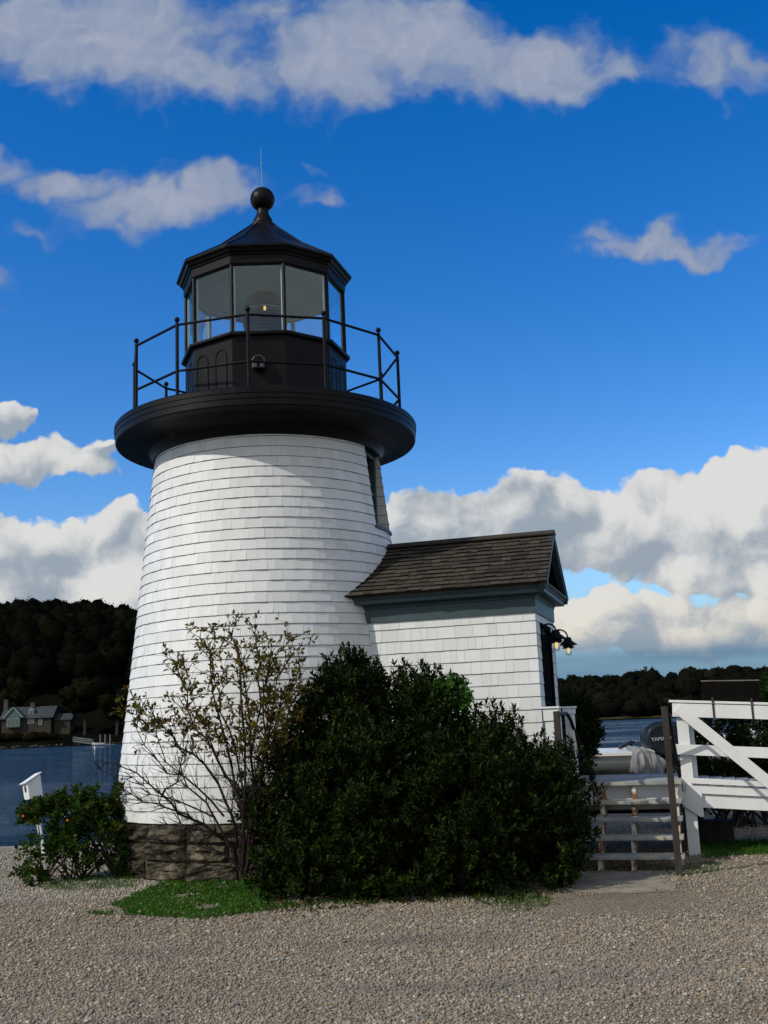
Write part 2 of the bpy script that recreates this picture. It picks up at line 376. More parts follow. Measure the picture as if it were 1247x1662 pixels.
# ------------------------------------------------------------------ frame of the lighthouse: axis, u along the entry house, n out of its near wall
ANG = math.radians(16)
A0 = Vector((-1.5212, 14.0, 0))
U = Vector((math.cos(ANG), -math.sin(ANG), 0)); N = Vector((-math.sin(ANG), -math.cos(ANG), 0)); Zv = Vector((0, 0, 1))
def L(u, n, z): return A0+U*u+N*n+Zv*z
AUZ = (U, N, Zv)
LOSA = math.atan2(-A0.y, -A0.x)          # direction from the axis to the camera
UA = -ANG                                # direction of u

# ------------------------------------------------------------------ ground and water
gm, q, b = new_mat('gravel_ground')
co = q.n('ShaderNodeTexCoord').outputs['Object']
vo = q.n('ShaderNodeTexVoronoi', {'Vector': co, 'Scale': 62.0, 'Randomness': 1.0})
big = q.noise(co, .55, 5, .6).outputs[0]
cc = q.mix(q.n('ShaderNodeSeparateColor', {0: vo.outputs['Color']}).outputs[0], (.14, .118, .080), (.31, .265, .185))
cc = q.mix(q.ss(big, .52, .72, 0, .45), cc, (.125, .108, .080))
gm.node_tree.links.new(cc, b.inputs['Base Color']); b.inputs['Roughness'].default_value = .95; b.inputs['Specular IOR Level'].default_value = .15
bn = q.n('ShaderNodeBump', {'Strength': .9, 'Distance': .02, 'Height': q.m('SUBTRACT', 1.0, vo.outputs['Distance'])})
gm.node_tree.links.new(bn.outputs[0], b.inputs['Normal']); M['gravel'] = gm
EDGE_L, EDGE_R, SPLIT = 16.5, 26.0, 2.4
g = MB()
xs = [-60, SPLIT, 60]
poly = [(-60, -40, 0), (60, -40, 0), (60, EDGE_R, 0), (SPLIT, EDGE_R, 0), (SPLIT, EDGE_L, 0), (-60, EDGE_L, 0)]
me = MB(); me.prism(poly, (0, 0, -2.0))
go = struct(me.build('gravel_ground', 'gravel'))
cur = MB(); cur.box(((-60+SPLIT)/2, EDGE_L+.15, -.5), (60+SPLIT, .296, 1.06)); cur.box(((60+SPLIT)/2, EDGE_R+.15, -.5), (60-SPLIT, .296, 1.06))
M['seawall'] = mat('concrete_edge', (.26, .24, .20), .9, .25, 2, .4, 30, spec=.2)
struct(cur.build('seawall', 'seawall'))
wm, q, b = new_mat('river_water')
co = q.n('ShaderNodeTexCoord').outputs['Object']
w1 = q.m('ADD', q.noise(q.v('MULTIPLY', co, (.9, 2.2, 1)), 1.0, 5, .62).outputs[0], q.m('MULTIPLY', q.noise(q.v('MULTIPLY', co, (.22, .8, 1)), 1.0, 4, .6).outputs[0], 1.6))
w2 = q.noise(q.v('MULTIPLY', co, (.02, .06, 1)), 1.0, 3, .5).outputs[0]
b.inputs['Base Color'].default_value = (.010, .050, .105, 1)
m_ = q.ss(w2, .4, .65, .04, .16); wm.node_tree.links.new(m_, b.inputs['Roughness'])
b.inputs['IOR'].default_value = 1.33
bn = q.n('ShaderNodeBump', {'Strength': 1.0, 'Distance': 1.0, 'Height': w1}); wm.node_tree.links.new(bn.outputs[0], b.inputs['Normal'])
M['water'] = wm
WZ = -0.95
wmb = MB(); wmb.add([(-2500, 10, WZ), (2500, 10, WZ), (2500, 4000, WZ), (-2500, 4000, WZ)], [(0, 1, 2, 3)])
struct(wmb.build('river_water', 'water'))
M['bed'] = mat('land', (.05, .045, .03), .95, .3, .05)
lb = MB(); lb.add([(-4000, -4000, -3.2), (4000, -4000, -3.2), (4000, 6000, -3.2), (-4000, 6000, -3.2)], [(0, 1, 2, 3)])
struct(lb.build('river_bed', 'bed'))

# ico stones
def ico():
    v = np.array([(1,0,0),(-1,0,0),(0,1,0),(0,-1,0),(0,0,1),(0,0,-1)], float)
    f = np.array([(0,2,4),(2,1,4),(1,3,4),(3,0,4),(2,0,5),(1,2,5),(3,1,5),(0,3,5)])
    return v, f
IV, IF = ico()
def stones(xy, r, z0=0.0, flat=.7):
    n = len(xy); V = np.repeat(IV[None], n, 0)
    V = V*(1+rng.uniform(-.25, .25, (n, len(IV), 1))+rng.uniform(-.2, .2, (n, len(IV), 3))*0)
    sc = r[:, None]*np.stack([rng.uniform(.8, 1.35, n), rng.uniform(.8, 1.2, n), rng.uniform(.55, .85, n)*flat/.7], 1)
    V = V*sc[:, None, :]
    a = rng.uniform(0, 2*PI, n); ca, sa = np.cos(a)[:, None], np.sin(a)[:, None]
    x, y = V[..., 0]*ca-V[..., 1]*sa, V[..., 0]*sa+V[..., 1]*ca
    V = np.stack([x+xy[:, :1], y+xy[:, 1:2], V[..., 2]+z0+sc[:, 2:3]*rng.uniform(-.1, .75, (n, 1))], -1)
    Fc = (IF[None]+np.arange(n)[:, None, None]*len(IV)).reshape(-1, 3)
    c = np.repeat(np.stack([rng.random(n), rng.random(n), rng.random(n)], 1), len(IV), 0)
    return V.reshape(-1, 3), Fc, c
sm, q, b = new_mat('pebble')
a = q.n('ShaderNodeSeparateColor', {0: q.n('ShaderNodeAttribute', attribute_name='col').outputs['Color']}).outputs
cc = q.mix(a[0], (.140, .121, .090), (.375, .330, .252))
cc = q.mix(q.ss(a[1], .62, .7, 0, .75), cc, (.29, .215, .132))
cc = q.mix(q.ss(a[2], .70, .8, 0, .8), cc, (.165, .155, .138))
cc = q.mix(q.ss(a[1], .985, .988), cc, (.50, .48, .43))
cob = q.n('ShaderNodeTexCoord').outputs['Object']
cc = q.mix(q.ss(q.noise(cob, .55, 5, .6).outputs[0], .48, .70, 0, .55), cc, (.14, .122, .092))
cc = q.mix(q.ss(q.noise(q.v('MULTIPLY', cob, (.35, 1.1, 1)), 1.0, 4, .55).outputs[0], .54, .66, 0, .45), cc, (.125, .117, .105))
xyz = q.n('ShaderNodeSeparateXYZ', {0: cob}).outputs
zone = q.m('MULTIPLY', q.ss(xyz[1], 10.2, 12.2), q.ss(xyz[0], -1.2, -2.6))
cc = q.mix(q.m('MULTIPLY', zone, .62), cc, q.mix(a[0], (.22, .21, .18), (.52, .49, .43)))
sm.node_tree.links.new(cc, b.inputs['Base Color']); b.inputs['Roughness'].default_value = .85; b.inputs['Specular IOR Level'].default_value = .25
M['pebble'] = sm
NS = 270000
yy = 1/(1/4.6+rng.random(NS*2)*(1/16.4-1/4.6)); xx = rng.uniform(-1, 1, NS*2)*(.46*yy+.6)+.02*yy
keep = ((xx-A0.x)**2+(yy-A0.y)**2 > 1.95**2) & (rng.random(NS*2) < .9)
pad = (xx > 1.5) & (xx < 2.55) & (yy > 10.2) & (yy < 11.75)
sand = np.exp(-(((xx-1.9)/1.1)**2+((yy-9.7)/.8)**2))+.75*np.exp(-(((xx-1.6)/1.6)**2+((yy-6.3)/.5)**2))+.5*np.exp(-(((xx+1.5)/1.2)**2+((yy-7.6)/.4)**2))
sand += .5*np.clip(np.sin(xx*1.3+yy*.5)*np.sin(yy*2.1-xx*.35)-.35, 0, 1)
keep &= (~pad | (rng.random(NS*2) < .10+.5*np.exp(-((xx-1.5)/.12)**2)+.6*np.exp(-((xx-2.5)/.10)**2)+.5*np.exp(-((yy-10.28)/.12)**2))) & (rng.random(NS*2) > sand*1.1)
xy = np.stack([xx, yy], 1)[keep][:NS]
r = rng.gamma(4, .0013, len(xy))+.0038
r *= np.clip(.75+xy[:, 1]/22, .9, 1.4)
tag(np_mesh('gravel_stones', *stones(xy, r), 'pebble', smooth=True), 'tan and grey loose gravel spread in front of the lighthouse', 'gravel', kind='stuff')

# pad at the foot of the stairs
M['slab'] = mat('concrete_slab', (.25, .222, .165), .95, .3, 3, .3, 40, col2=(.15, .14, .11), spec=.2)
pd = MB(); pd.prism([L(3.92, 2.55, .003), L(4.5, 2.62, .003), L(4.88, 2.50, .003), L(4.92, 1.22, .003), L(3.88, 1.22, .003)], (0, 0, .005))
struct(pd.build('stair_pad', 'slab'))

# ------------------------------------------------------------------ THE LIGHTHOUSE
LH = thing('lighthouse', 'squat white shingled lighthouse tower with black lantern and attached entry house', 'lighthouse', tuple(A0))
def Rz(z): return 1.738-(z-2.656)*.1085
EXPO = .1268; ZB = 4.796-EXPO*33     # lowest butt line
WS, WW, WU = 4.03, .31, 1.37         # window sill height, half width, plane
# stone base
sb = MB()
rows_ = [(0.0, .20), (.206, .40), (.406, ZB-.012)]
for row, (z0, z1) in enumerate(rows_):
    a_edges = [0.0]
    while a_edges[-1] < 2*PI-.14: a_edges.append(a_edges[-1]+random.uniform(.14, .34)*(1.5 if row == 2 else 1))
    a_edges[-1] = 2*PI
    for a0, a1 in zip(a_edges, a_edges[1:]):
        a0 += .004; a1 -= .004; n = max(6, int((a1-a0)/.02)); m_ = 10; ro = 1.955+(.025 if row == 2 else 0)+random.uniform(-.012, .012); vs = []
        sd_ = random.random()*50
        for i in range(n+1):
            for j in range(m_+1):
                a = a0+(a1-a0)*i/n; z = z0+(z1-z0)*j/m_
                edge = min(1, 9*min(i/n, 1-i/n))*min(1, 6*min(j/m_, 1-j/m_))
                r_ = ro-.03+.03*min(1, edge*1.6)+.045*mnoise.noise(Vector((a*9+sd_, z*16, sd_)))*(edge+.3)+.02*mnoise.noise(Vector((a*30+sd_, z*45, sd_)))
                vs.append((A0.x+r_*math.cos(a), A0.y+r_*math.sin(a), z))
        fs = [(i*(m_+1)+j, (i+1)*(m_+1)+j, (i+1)*(m_+1)+j+1, i*(m_+1)+j+1) for i in range(n) for j in range(m_)]
        sb.add(vs, fs, (random.random(), random.random(), 0))
sb.lathe(tuple(A0), [(1.915, -.02), (1.915, ZB-.02), (1.7, ZB-.015)], 64, col=(.1, .5, 0))
sb.build('stone_base', 'stone', LH)
# shingled wall: every shingle its own thin tapered board, in rings
sw = MB()
def arc_shingle(a0, a1, zb, zt, ro_b, ro_t, th):
    """a shingle between two directions; butt at zb with thickness th"""
    rn = random.random()
    vs, cs = [], []
    for a in (a0, a1):
        c, s = math.cos(a), math.sin(a)
        for r_, z, gg in ((ro_b-th, zb, 0), (ro_b, zb, 0), (ro_t, zt, 1)):
            vs.append((A0.x+r_*c, A0.y+r_*s, z)); cs.append((rn, gg, 0))
    sw.add(vs, [(1, 4, 5, 2), (0, 3, 4, 1), (0, 1, 2), (3, 5, 4)], cs)
k = 0; z = ZB
while z < 5.14:
    zt = min(z+EXPO+.012, 5.2)
    Rb, Rt = Rz(z), Rz(zt)
    mid = (z+zt)/2
    if z >= WS-.02:
        hw = math.asin(WW/Rb); spans = [(UA+hw, UA+2*PI-hw)]
    else: spans = [(0, 2*PI)]
    for s0, s1 in spans:
        a = s0
        while a < s1-1e-6:
            w = random.choice((.075, .1, .12, .14, .17, .2))*random.uniform(.85, 1.15)/Rb
            a1 = a+w
            if a1 > s1-.035: a1 = s1
            j = random.uniform(-.0025, .0025)
            arc_shingle(a+.0004, a1-.0004, z+random.uniform(-.002, .002), zt, Rb+.0105+j, Rt+.001+j*.3, .011)
            a = a1
    z += EXPO
# window cheeks, shingled
for sgn in (-1, 1):
    zz = WS
    while zz < 5.1:
        zt = min(zz+EXPO, 5.15)
        ub = math.sqrt(Rz(zz)**2-WW**2)+.011; ut = math.sqrt(Rz(zt)**2-WW**2)+.002
        rn = random.random()
        p = [L(WU-.06, sgn*WW, zz), L(ub, sgn*WW, zz), L(ut, sgn*(WW+.006), zt), L(WU-.06, sgn*(WW+.006), zt)]
        sw.add(p, [(0, 1, 2, 3)], [(rn, 0, 0), (rn, 0, 0), (rn, 1, 0), (rn, 1, 0)])
        zz = zt
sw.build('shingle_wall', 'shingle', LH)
# tower window
tw = MB()
for sgn in (-1, 1): tw.box(L(WU, sgn*(WW-.03), (WS+5.12)/2+.0), (.07, .06, 5.12-WS), AUZ)
tw.box(L(WU, 0, 5.06), (.066, 2*WW-.12, .09), AUZ); tw.box(L(WU, 0, WS+.045), (.066, 2*WW-.12, .07), AUZ)
for zq in (4.55,): tw.box(L(WU-.006, 0, zq), (.06, 2*WW-.12, .045), AUZ)
for nn in (0,): tw.box(L(WU-.012, nn, 4.55), (.03, .02, .9), AUZ)
twf = tw.build('window_frame', 'teal', LH, bevel=.004)
pn = MB(); pn.box(L(WU-.035, 0, 4.54), (.012, 2*WW-.1, .98), AUZ); pn.build('pane', 'window', twf)
si = MB()
sl = [(A0.x+(Rz(WS)+.03)*math.cos(a), A0.y+(Rz(WS)+.03)*math.sin(a), WS-.025) for a in np.linspace(UA-.215, UA+.215, 9)]
sl += [tuple(L(WU-.05, -.33, WS-.025)), tuple(L(WU-.05, .33, WS-.025))]
# arc goes from +n side to -n side as the angle grows
sl = sl[:9]+[tuple(L(WU-.05, -WW, WS-.025)), tuple(L(WU-.05, WW, WS-.025))]
si.prism(sl, (0, 0, .035)); si.build('sill', 'teal', twf)

# gallery
ga = MB()
prof = [(0.9, 5.515), (1.95, 5.52), (1.985, 5.515), (2.0, 5.495), (2.0, 5.44), (1.992, 5.434), (1.992, 5.375), (1.984, 5.369), (1.984, 5.30), (1.975, 5.283), (1.95, 5.28), (1.80, 5.275), (1.70, 5.262), (1.62, 5.235), (1.56, 5.19), (1.525, 5.13), (1.508, 5.075), (1.47, 5.07), (1.3, 5.08)]
ga.lathe(tuple(A0), prof, 128)
ga.build('gallery', 'black', LH, smooth=True, autosmooth=22)
# railing
RP, TH0 = 1.792, math.radians(-6.6)
def rp(k, z, r=RP): a = LOSA+TH0+k*PI/6; return Vector((A0.x+r*math.cos(a), A0.y+r*math.sin(a), z))
rl = MB()
for k in range(12):
    rl.tube([rp(k, 6.475), rp(k+1, 6.475)], .0165, 8)
rail = rl.build('gallery_railing', 'iron', LH, smooth=True, autosmooth=40)
rl = MB()
for k in range(12): rl.tube([rp(k, 5.885), rp(k+1, 5.885)], .0165, 8)
rl.build('middle_rail', 'iron', rail, smooth=True, autosmooth=40)
for k in range(12):
    pb = MB(); pb.tube([rp(k, 5.51), rp(k, 6.50)], .021, 10)
    pb.lathe(tuple(rp(k, 6.53)), [(.001, -.035)]+[(.034*math.cos(t), .034*math.sin(t)+.012) for t in np.linspace(-1.3, 1.57, 8)], 12)
    pb.lathe(tuple(rp(k, 5.52)), [(.045, -.005), (.045, .02), (.02, .03)], 12)
    pb.build('rail_post', 'iron', rail, smooth=True, autosmooth=40)
# lantern: ten-sided
LT0 = LOSA+math.radians(13.3); DG = PI/5
def lp(k, r, z): a = LT0+k*DG; return Vector((A0.x+r*math.cos(a), A0.y+r*math.sin(a), z))
ca = (A0.x, A0.y, 0)
pr = MB(); pr.lathe(ca, [(1.098, 5.5), (1.098, 5.58), (1.09, 5.59), (1.09, 6.50)], 10, LT0)
pr.lathe(ca, [(1.09, 6.488), (1.146, 6.495), (1.15, 6.515), (1.146, 6.535), (1.02, 6.55), (.9, 6.55)], 10, LT0)
# arched battens on the parapet faces, except the plain panels facing front
for k in range(10):
    if k in (9, 0): continue
    p, p2 = lp(k, 1.098, 0), lp(k+1, 1.098, 0)
    for t in (.24, .72):
        path = [p.lerp(p2, t-.14)+Zv*5.6, p.lerp(p2, t-.14)+Zv*6.25]
        for a in np.linspace(PI, 0, 7)[1:-1]: path.append(p.lerp(p2, t+.14*math.cos(a))+Zv*(6.25+.10*math.sin(a)))
        path += [p.lerp(p2, t+.14)+Zv*6.25, p.lerp(p2, t+.14)+Zv*5.6]
        pr.tube(path, .0045, 6)
par = pr.build('parapet', 'black', LH)
lt = MB()
for k in range(10):
    lt.tube([lp(k, 1.078, 6.54), lp(k, 1.078, 7.47)], .024, 8)
lt.lathe(ca, [(1.035, 7.448), (1.10, 7.452), (1.112, 7.47), (1.112, 7.575), (1.13, 7.582), (1.135, 7.60), (1.16, 7.615), (1.18, 7.65), (1.196, 7.66)], 10, LT0)
lr = lt.build('lantern_frame', 'black', LH)
for k in range(10):
    inn = MB(); inn.beam(lp(k, 1.042, 6.55), lp(k, 1.042, 7.45), .05, .03, up=(lp(k, 1, 0)-lp(k, 0, 0)))
    inn.build('inner_frame', 'pale', lr)
for k in range(10):
    gp = MB(); gp.add([lp(k, 1.066, 6.545), lp(k+1, 1.066, 6.545), lp(k+1, 1.066, 7.455), lp(k, 1.066, 7.455)], [(0, 1, 2, 3)])
    gp.build('pane', 'glass', lr)
cl = MB(); cl.lathe(ca, [(1.06, 7.44), (1.06, 7.447), (.95, 7.46), (.12, 7.95), (.001, 7.95)], 10, LT0); cl.build('ceiling', 'ceil', lr)
rf = MB(); rf.lathe(ca, [(1.17, 7.658), (1.206, 7.662), (1.21, 7.69), (1.19, 7.70), (.68, 8.03), (.20, 8.44), (.10, 8.5)], 10, LT0)
for k in range(10): rf.tube([lp(k, 1.195, 7.70), lp(k, .68, 8.033), lp(k, .20, 8.443)], .011, 6)
rfo = rf.build('lantern_roof', 'black', LH)
fi = MB(); fi.lathe((A0.x, A0.y, 0), [(.19, 8.43), (.19, 8.475), (.165, 8.50), (.135, 8.515), (.13, 8.575), (.112, 8.60), (.105, 8.625), (.085, 8.645), (.085, 8.69), (.075, 8.72)]+[(.172*math.cos(t), 8.885+.172*math.sin(t)) for t in np.linspace(-1.1, 1.57, 18)], 40)
fio = fi.build('ball_finial', 'black', rfo, smooth=True, autosmooth=35)
ro = MB(); ro.tube([(A0.x, A0.y, 9.04), (A0.x-.01, A0.y, 9.67)], [.007, .004], 6); ro.build('lightning_rod', 'rod', rfo)

# lens inside the lantern
le = thing('lighthouse_lens', 'glowing glass beehive lens standing inside the black lantern room', 'lens', (A0.x, A0.y, 6.52))
pf = []
zz = np.linspace(6.86, 7.42, 15)
for i, z in enumerate(zz):
    t = abs(z-7.12)/.32; r_ = .30*math.sqrt(max(.12, 1-.55*t*t)); pf += [(r_, z-.015), (r_+.012, z), (r_-.006, z+.016)]
lb_ = MB(); lb_.lathe(ca, [(.10, 6.85)]+pf+[(.1, 7.45), (.001, 7.46)], 28)
M['lensglass'] = glass_mat('lens_prisms', (.10, .125, .09), .30, .3, (.62, .66, .50))
lb_.build('lens_body', 'lensglass', le, smooth=True, autosmooth=20)
pd_ = MB(); pd_.lathe(ca, [(.25, 6.53), (.25, 6.56), (.12, 6.6), (.11, 6.8), (.26, 6.83), (.26, 6.855), (.05, 6.86), (.05, 7.20), (.001, 7.20)], 24); pd_.build('pedestal', 'pale', le, autosmooth=30, smooth=True)
bl = MB(); bl.lathe((A0.x, A0.y, 7.27), [(.001, -.032), (.016, -.026), (.02, 0), (.014, .03), (.001, .036)], 12); bl.build('lamp_bulb', 'lamp', le, smooth=True)
# floodlight on the parapet
fp = at(420, 590, 12.90)
fl = thing('floodlight', 'small black floodlight with a bail handle fixed to the lantern parapet', 'floodlight', tuple(fp))
fdir = (fp-A0); fdir.z = 0; fdir.normalize(); fr_ = fdir.cross(Zv)
M['flood'] = mat('floodlight_metal', (.03, .03, .032), .4, .2, 8)
fb = MB(); fb.box(fp+Zv*-.03, (.16, .09, .09), (fr_, fdir, Zv)); fb.box(fp-fdir*.07, (.06, .06, .05), (fr_, fdir, Zv)); fbo = fb.build('lamp_housing', 'flood', fl, bevel=.012)
fg = MB(); fg.box(fp+Zv*-.03+fdir*.05, (.13, .012, .06), (fr_, fdir, Zv)); fg.build('lamp_glass', 'window', fl)
fh = MB(); fh.tube([fp+fr_*(.085*math.cos(a))+Zv*(.0+.105*math.sin(a)) for a in np.linspace(0, PI, 11)], .012, 6); fh.build('handle', 'flood', fl, smooth=True)

# ------------------------------------------------------------------ entry house (part of the lighthouse)
HW, HE, ZW = .77, 3.53, 2.80         # half width, end, wall top
ew = MB()
def flat_shingles(mb, P, lo, hi, zlo, zhi, expo, th=.010, skip=None, out=None, lean=True):
    """P(t, z, off) -> point; courses of shingles between lo..hi"""
    z = zlo
    while z < zhi-.01:
        zt = min(z+expo+.012, zhi+.02)
        a = lo
        while a < hi-1e-6:
            w = random.choice((.08, .11, .13, .16, .2))*random.uniform(.85, 1.15); a1 = min(a+w, hi)
            if hi-a1 < .04: a1 = hi
            if not (skip and skip((a+a1)/2, (z+zt)/2)):
                rn = random.random(); j = random.uniform(-.002, .002); cs = []; vs = []
                zj = z+random.uniform(-.002, .002)
                for aa in (a+.001, a1-.001):
                    for o_, zz_, gg in ((0, zj, 0), (th+j, zj, 0), (.002, zt, 1)): vs.append(P(aa, zz_, o_)); cs.append((rn, gg, 0))
                mb.add(vs, [(1, 4, 5, 2), (0, 3, 4, 1), (0, 1, 2), (3, 5, 4)], cs)
            a = a1
        z += expo
flat_shingles(ew, lambda t, z, o: L(t, HW+o, z), 1.1, HE+.012, .55, ZW+.03, .142)
flat_shingles(ew, lambda t, z, o: L(t, -HW-o, z), 1.1, HE+.012, .55, ZW+.03, .142)
DW, DT = .37, 2.62
flat_shingles(ew, lambda t, z, o: L(HE+o, t, z), -HW, -DW-.04, .55, ZW+.03, .142)
flat_shingles(ew, lambda t, z, o: L(HE+o, t, z), DW+.04, HW, .55, ZW+.03, .142)
flat_shingles(ew, lambda t, z, o: L(HE+o, t, z), -DW-.04, DW+.04, DT+.06, ZW+.03, .142)
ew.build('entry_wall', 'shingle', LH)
ec = MB()  # inner solid walls behind the shingles
ec.box(L((1.1+HE)/2, HW-.045, 1.4), (HE-1.1-.004, .08, 2.9), AUZ); ec.box(L((1.1+HE)/2, -HW+.045, 1.4), (HE-1.1-.004, .08, 2.9), AUZ)
for s in (-1, 1): ec.box(L(HE-.045, s*(HW+DW)/2, 1.4), (.08, HW-DW-.09, 2.9), AUZ)
ec.build('wall_sheathing', 'white', LH)
eb = MB(); eb.box(L((1.3+HE)/2, 0, .26), (HE-1.3+.03, 2*HW+.05, .56), AUZ); eb.build('entry_foundation', 'stone', LH, bevel=.01)
# door
df = MB()
for s in (-1, 1): df.box(L(HE-.005, s*(DW+.02), 1.74), (.05, .05, 1.80), AUZ)
df.box(L(HE-.005, 0, DT+.035), (.05, 2*DW+.09, .06), AUZ)
df.build('door_frame', 'door', LH, bevel=.004)
dd = MB(); dd.box(L(HE-.035, 0, 1.73), (.04, 2*DW-.01, 1.77), AUZ)
for z0, z1 in ((.95, 1.6), (1.7, 2.5)):
    for s in (-1, 1): dd.box(L(HE-.013, s*.17, (z0+z1)/2), (.012, .24, z1-z0), AUZ)
ddo = dd.build('door', 'door', LH, bevel=.003)
dh = MB(); dh.lathe(tuple(L(HE+.01, .3, 1.75)), [(.001, -.03), (.03, -.015), (.03, .015), (.001, .03)], 10); dh.build('handle', 'iron', ddo, smooth=True)
# cornice: frieze, bed, crown, wrapped round the near side, the end and the far side
EVN, EVZ, RGZ, REND = 1.0, 3.09, 3.79, 3.73
co_ = MB()
def mitre_ring(mb, prof, u0):
    """profile (offset from wall face, z) swept near side -> end -> far side with mitred corners, starting at u0"""
    vs, fs = [], []; m = len(prof)
    for o, z in prof:
        vs += [L(u0, HW+o, z), L(HE+o, HW+o, z), L(HE+o, -HW-o, z), L(u0, -HW-o, z)]
    for i in range(m-1):
        for k in range(3): fs.append((i*4+k, i*4+k+1, (i+1)*4+k+1, (i+1)*4+k))
    mb.add(vs, fs)
frz = MB(); mitre_ring(frz, [(.0, 2.775), (.026, 2.775), (.026, 2.935), (.034, 2.945), (.034, 2.96), (.05, 2.985)], 1.0); frz.build('frieze', 'teal', LH)
mitre_ring(co_, [(.05, 2.985), (.145, 2.985), (.15, 2.99), (.15, 3.03), (.165, 3.04), (.165, 3.048), (.2, 3.075), (.2, 3.085), (-.03, 3.10)], 1.0)
co_.build('cornice', 'teal', LH)
# gable: tympanum and raking cornice
def roofz(n): return RGZ-(RGZ-EVZ)*abs(n)/EVN
ty = MB(); ty.prism([L(HE-.02, HW, 3.05), L(HE-.02, -HW, 3.05), L(HE-.02, 0, roofz(0)-.06)], U*-.03); ty.build('tympanum', 'door', LH)
rk = MB()
for s in (-1, 1):
    for off, dz, w, h in ((REND-.035, -.045, .05, .085), (REND-.075, -.055, .04, .065), (REND-.015, -.02, .03, .04)):
        rk.beam(L(off, s*.015, RGZ+dz-.0), L(off, s*(EVN-.02), EVZ+dz), w, h, up=(0, 0, 1))
rk.build('raking_cornice', 'teal', LH)
# roof
rfm = MB()
for s in (-1, 1):
    slope = math.hypot(EVN, RGZ-EVZ); dn, dz = s*EVN/slope, -(RGZ-EVZ)/slope
    nn_, nz_ = s*(RGZ-EVZ)/slope, EVN/slope
    def RP_(t, d, o): return L(t, dn*(slope-d)+nn_*o, RGZ+dz*(slope-d)+nz_*o)     # d: distance up from the eave
    d = -.02
    cnt = 0
    while d < slope-.02:
        dt = min(d+.125, slope+.0)
        a = .9
        while a < REND:
            w = random.uniform(.08, .2); a1 = min(a+w, REND)
            rn = random.random(); j = random.uniform(-.004, .007); db = d+random.uniform(-.009, .009); vs, cs = [], []
            for aa in (a+.002, a1-.002):
                for o_, d_, gg in ((.0, db, 0), (.02+j, db, 0), (.004, dt, 1)): vs.append(RP_(aa, d_, o_)); cs.append((rn, gg, 0))
            rfm.add(vs, [(1, 4, 5, 2), (0, 3, 4, 1), (0, 1, 2), (3, 5, 4)], cs)
            a = a1
        d += .098
    p = [RP_(.9, 0, 0), RP_(REND-.01, 0, 0), RP_(REND-.01, slope, 0), RP_(.9, slope, 0)]
    rfm.prism(p, Vector((N*-nn_*.03)+Zv*-nz_*.03), col=(.3, .5, 0))
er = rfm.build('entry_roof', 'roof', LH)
rc = MB()
for s in (-1, 1): rc.beam(L(.9, s*.05, RGZ+.012), L(REND+.005, s*.05, RGZ+.012), .115, .018, up=(N*s*.55+Zv))
rc.build('ridge_board', 'roof', er)

# ------------------------------------------------------------------ wall lamps beside the door
def wall_lamp(px, py, Y, sc, label):
    p = at(px, py, Y)                                   # centre of the glass
    t = thing('wall_lamp', label, 'lamp', tuple(p), 'black dome lamps beside the entry door')
    n_ = (p-A0).dot(N); w = L(HE+.012, n_, p.z+.12*sc)   # wall plate
    pl = MB(); pl.lathe((0, 0, 0), [(.001, 0), (.05, 0), (.05, .015), (.02, .025), (.001, .025)], 16)
    # turn the plate to face u
    pl.v = [tuple(w+U*v[2]+N*v[0]+Zv*v[1]) for v in pl.v]
    pl.build('wall_plate', 'iron', t, smooth=True, autosmooth=30)
    top = p+Zv*.135*sc
    am = MB(); r_ = (top-w).length/2
    path = [w, w+U*.03+Zv*.02]
    c = (top+w)/2; c.z = max(top.z, w.z)+.02
    h = (Vector((top.x, top.y, 0))-Vector((w.x, w.y, 0))).length/2
    for a in np.linspace(PI*.95, 0, 11): path.append(Vector((c.x, c.y, c.z))+U*(h*math.cos(a))+Zv*(h*.85*math.sin(a)))
    path.append(top)
    am.tube(path, .011*sc, 8); am.build('gooseneck_arm', 'iron', t, smooth=True)
    sh = MB(); sh.lathe(tuple(p), [(.001, .15*sc), (.04*sc, .145*sc), (.05*sc, .125*sc), (.055*sc, .10*sc), (.085*sc, .075*sc), (.125*sc, .045*sc), (.125*sc, .04*sc), (.06*sc, .05*sc), (.045*sc, .03*sc)], 28)
    for zz_ in (.02, -.0): sh.lathe(tuple(p), [(.045*sc, (zz_+.018)*sc), (.085*sc, (zz_+.002)*sc), (.085*sc, (zz_-.002)*sc), (.045*sc, (zz_+.004)*sc)], 24)
    sh.build('lamp_shade', 'iron', t, smooth=True, autosmooth=35)
    jr = MB(); jr.lathe(tuple(p), [(.043*sc, .02*sc), (.046*sc, -.04*sc), (.043*sc, -.07*sc), (.028*sc, -.092*sc), (.001, -.097*sc)], 20); jr.build('glass_jar', 'jar', t, smooth=True)
    bu = MB(); bu.lathe(tuple(p), [(.001, .02*sc), (.016*sc, .02*sc), (.019*sc, -.045*sc), (.011*sc, -.062*sc), (.001, -.066*sc)], 14); bu.build('bulb', 'bulb', t, smooth=True)
    return t
wall_lamp(903, 1043, 12.66, 1.0, 'black dome wall lamp by the door, the nearer and higher of the two')
wall_lamp(922.5, 1052, 13.35, .92, 'black dome wall lamp by the door, the farther and lower of the two')

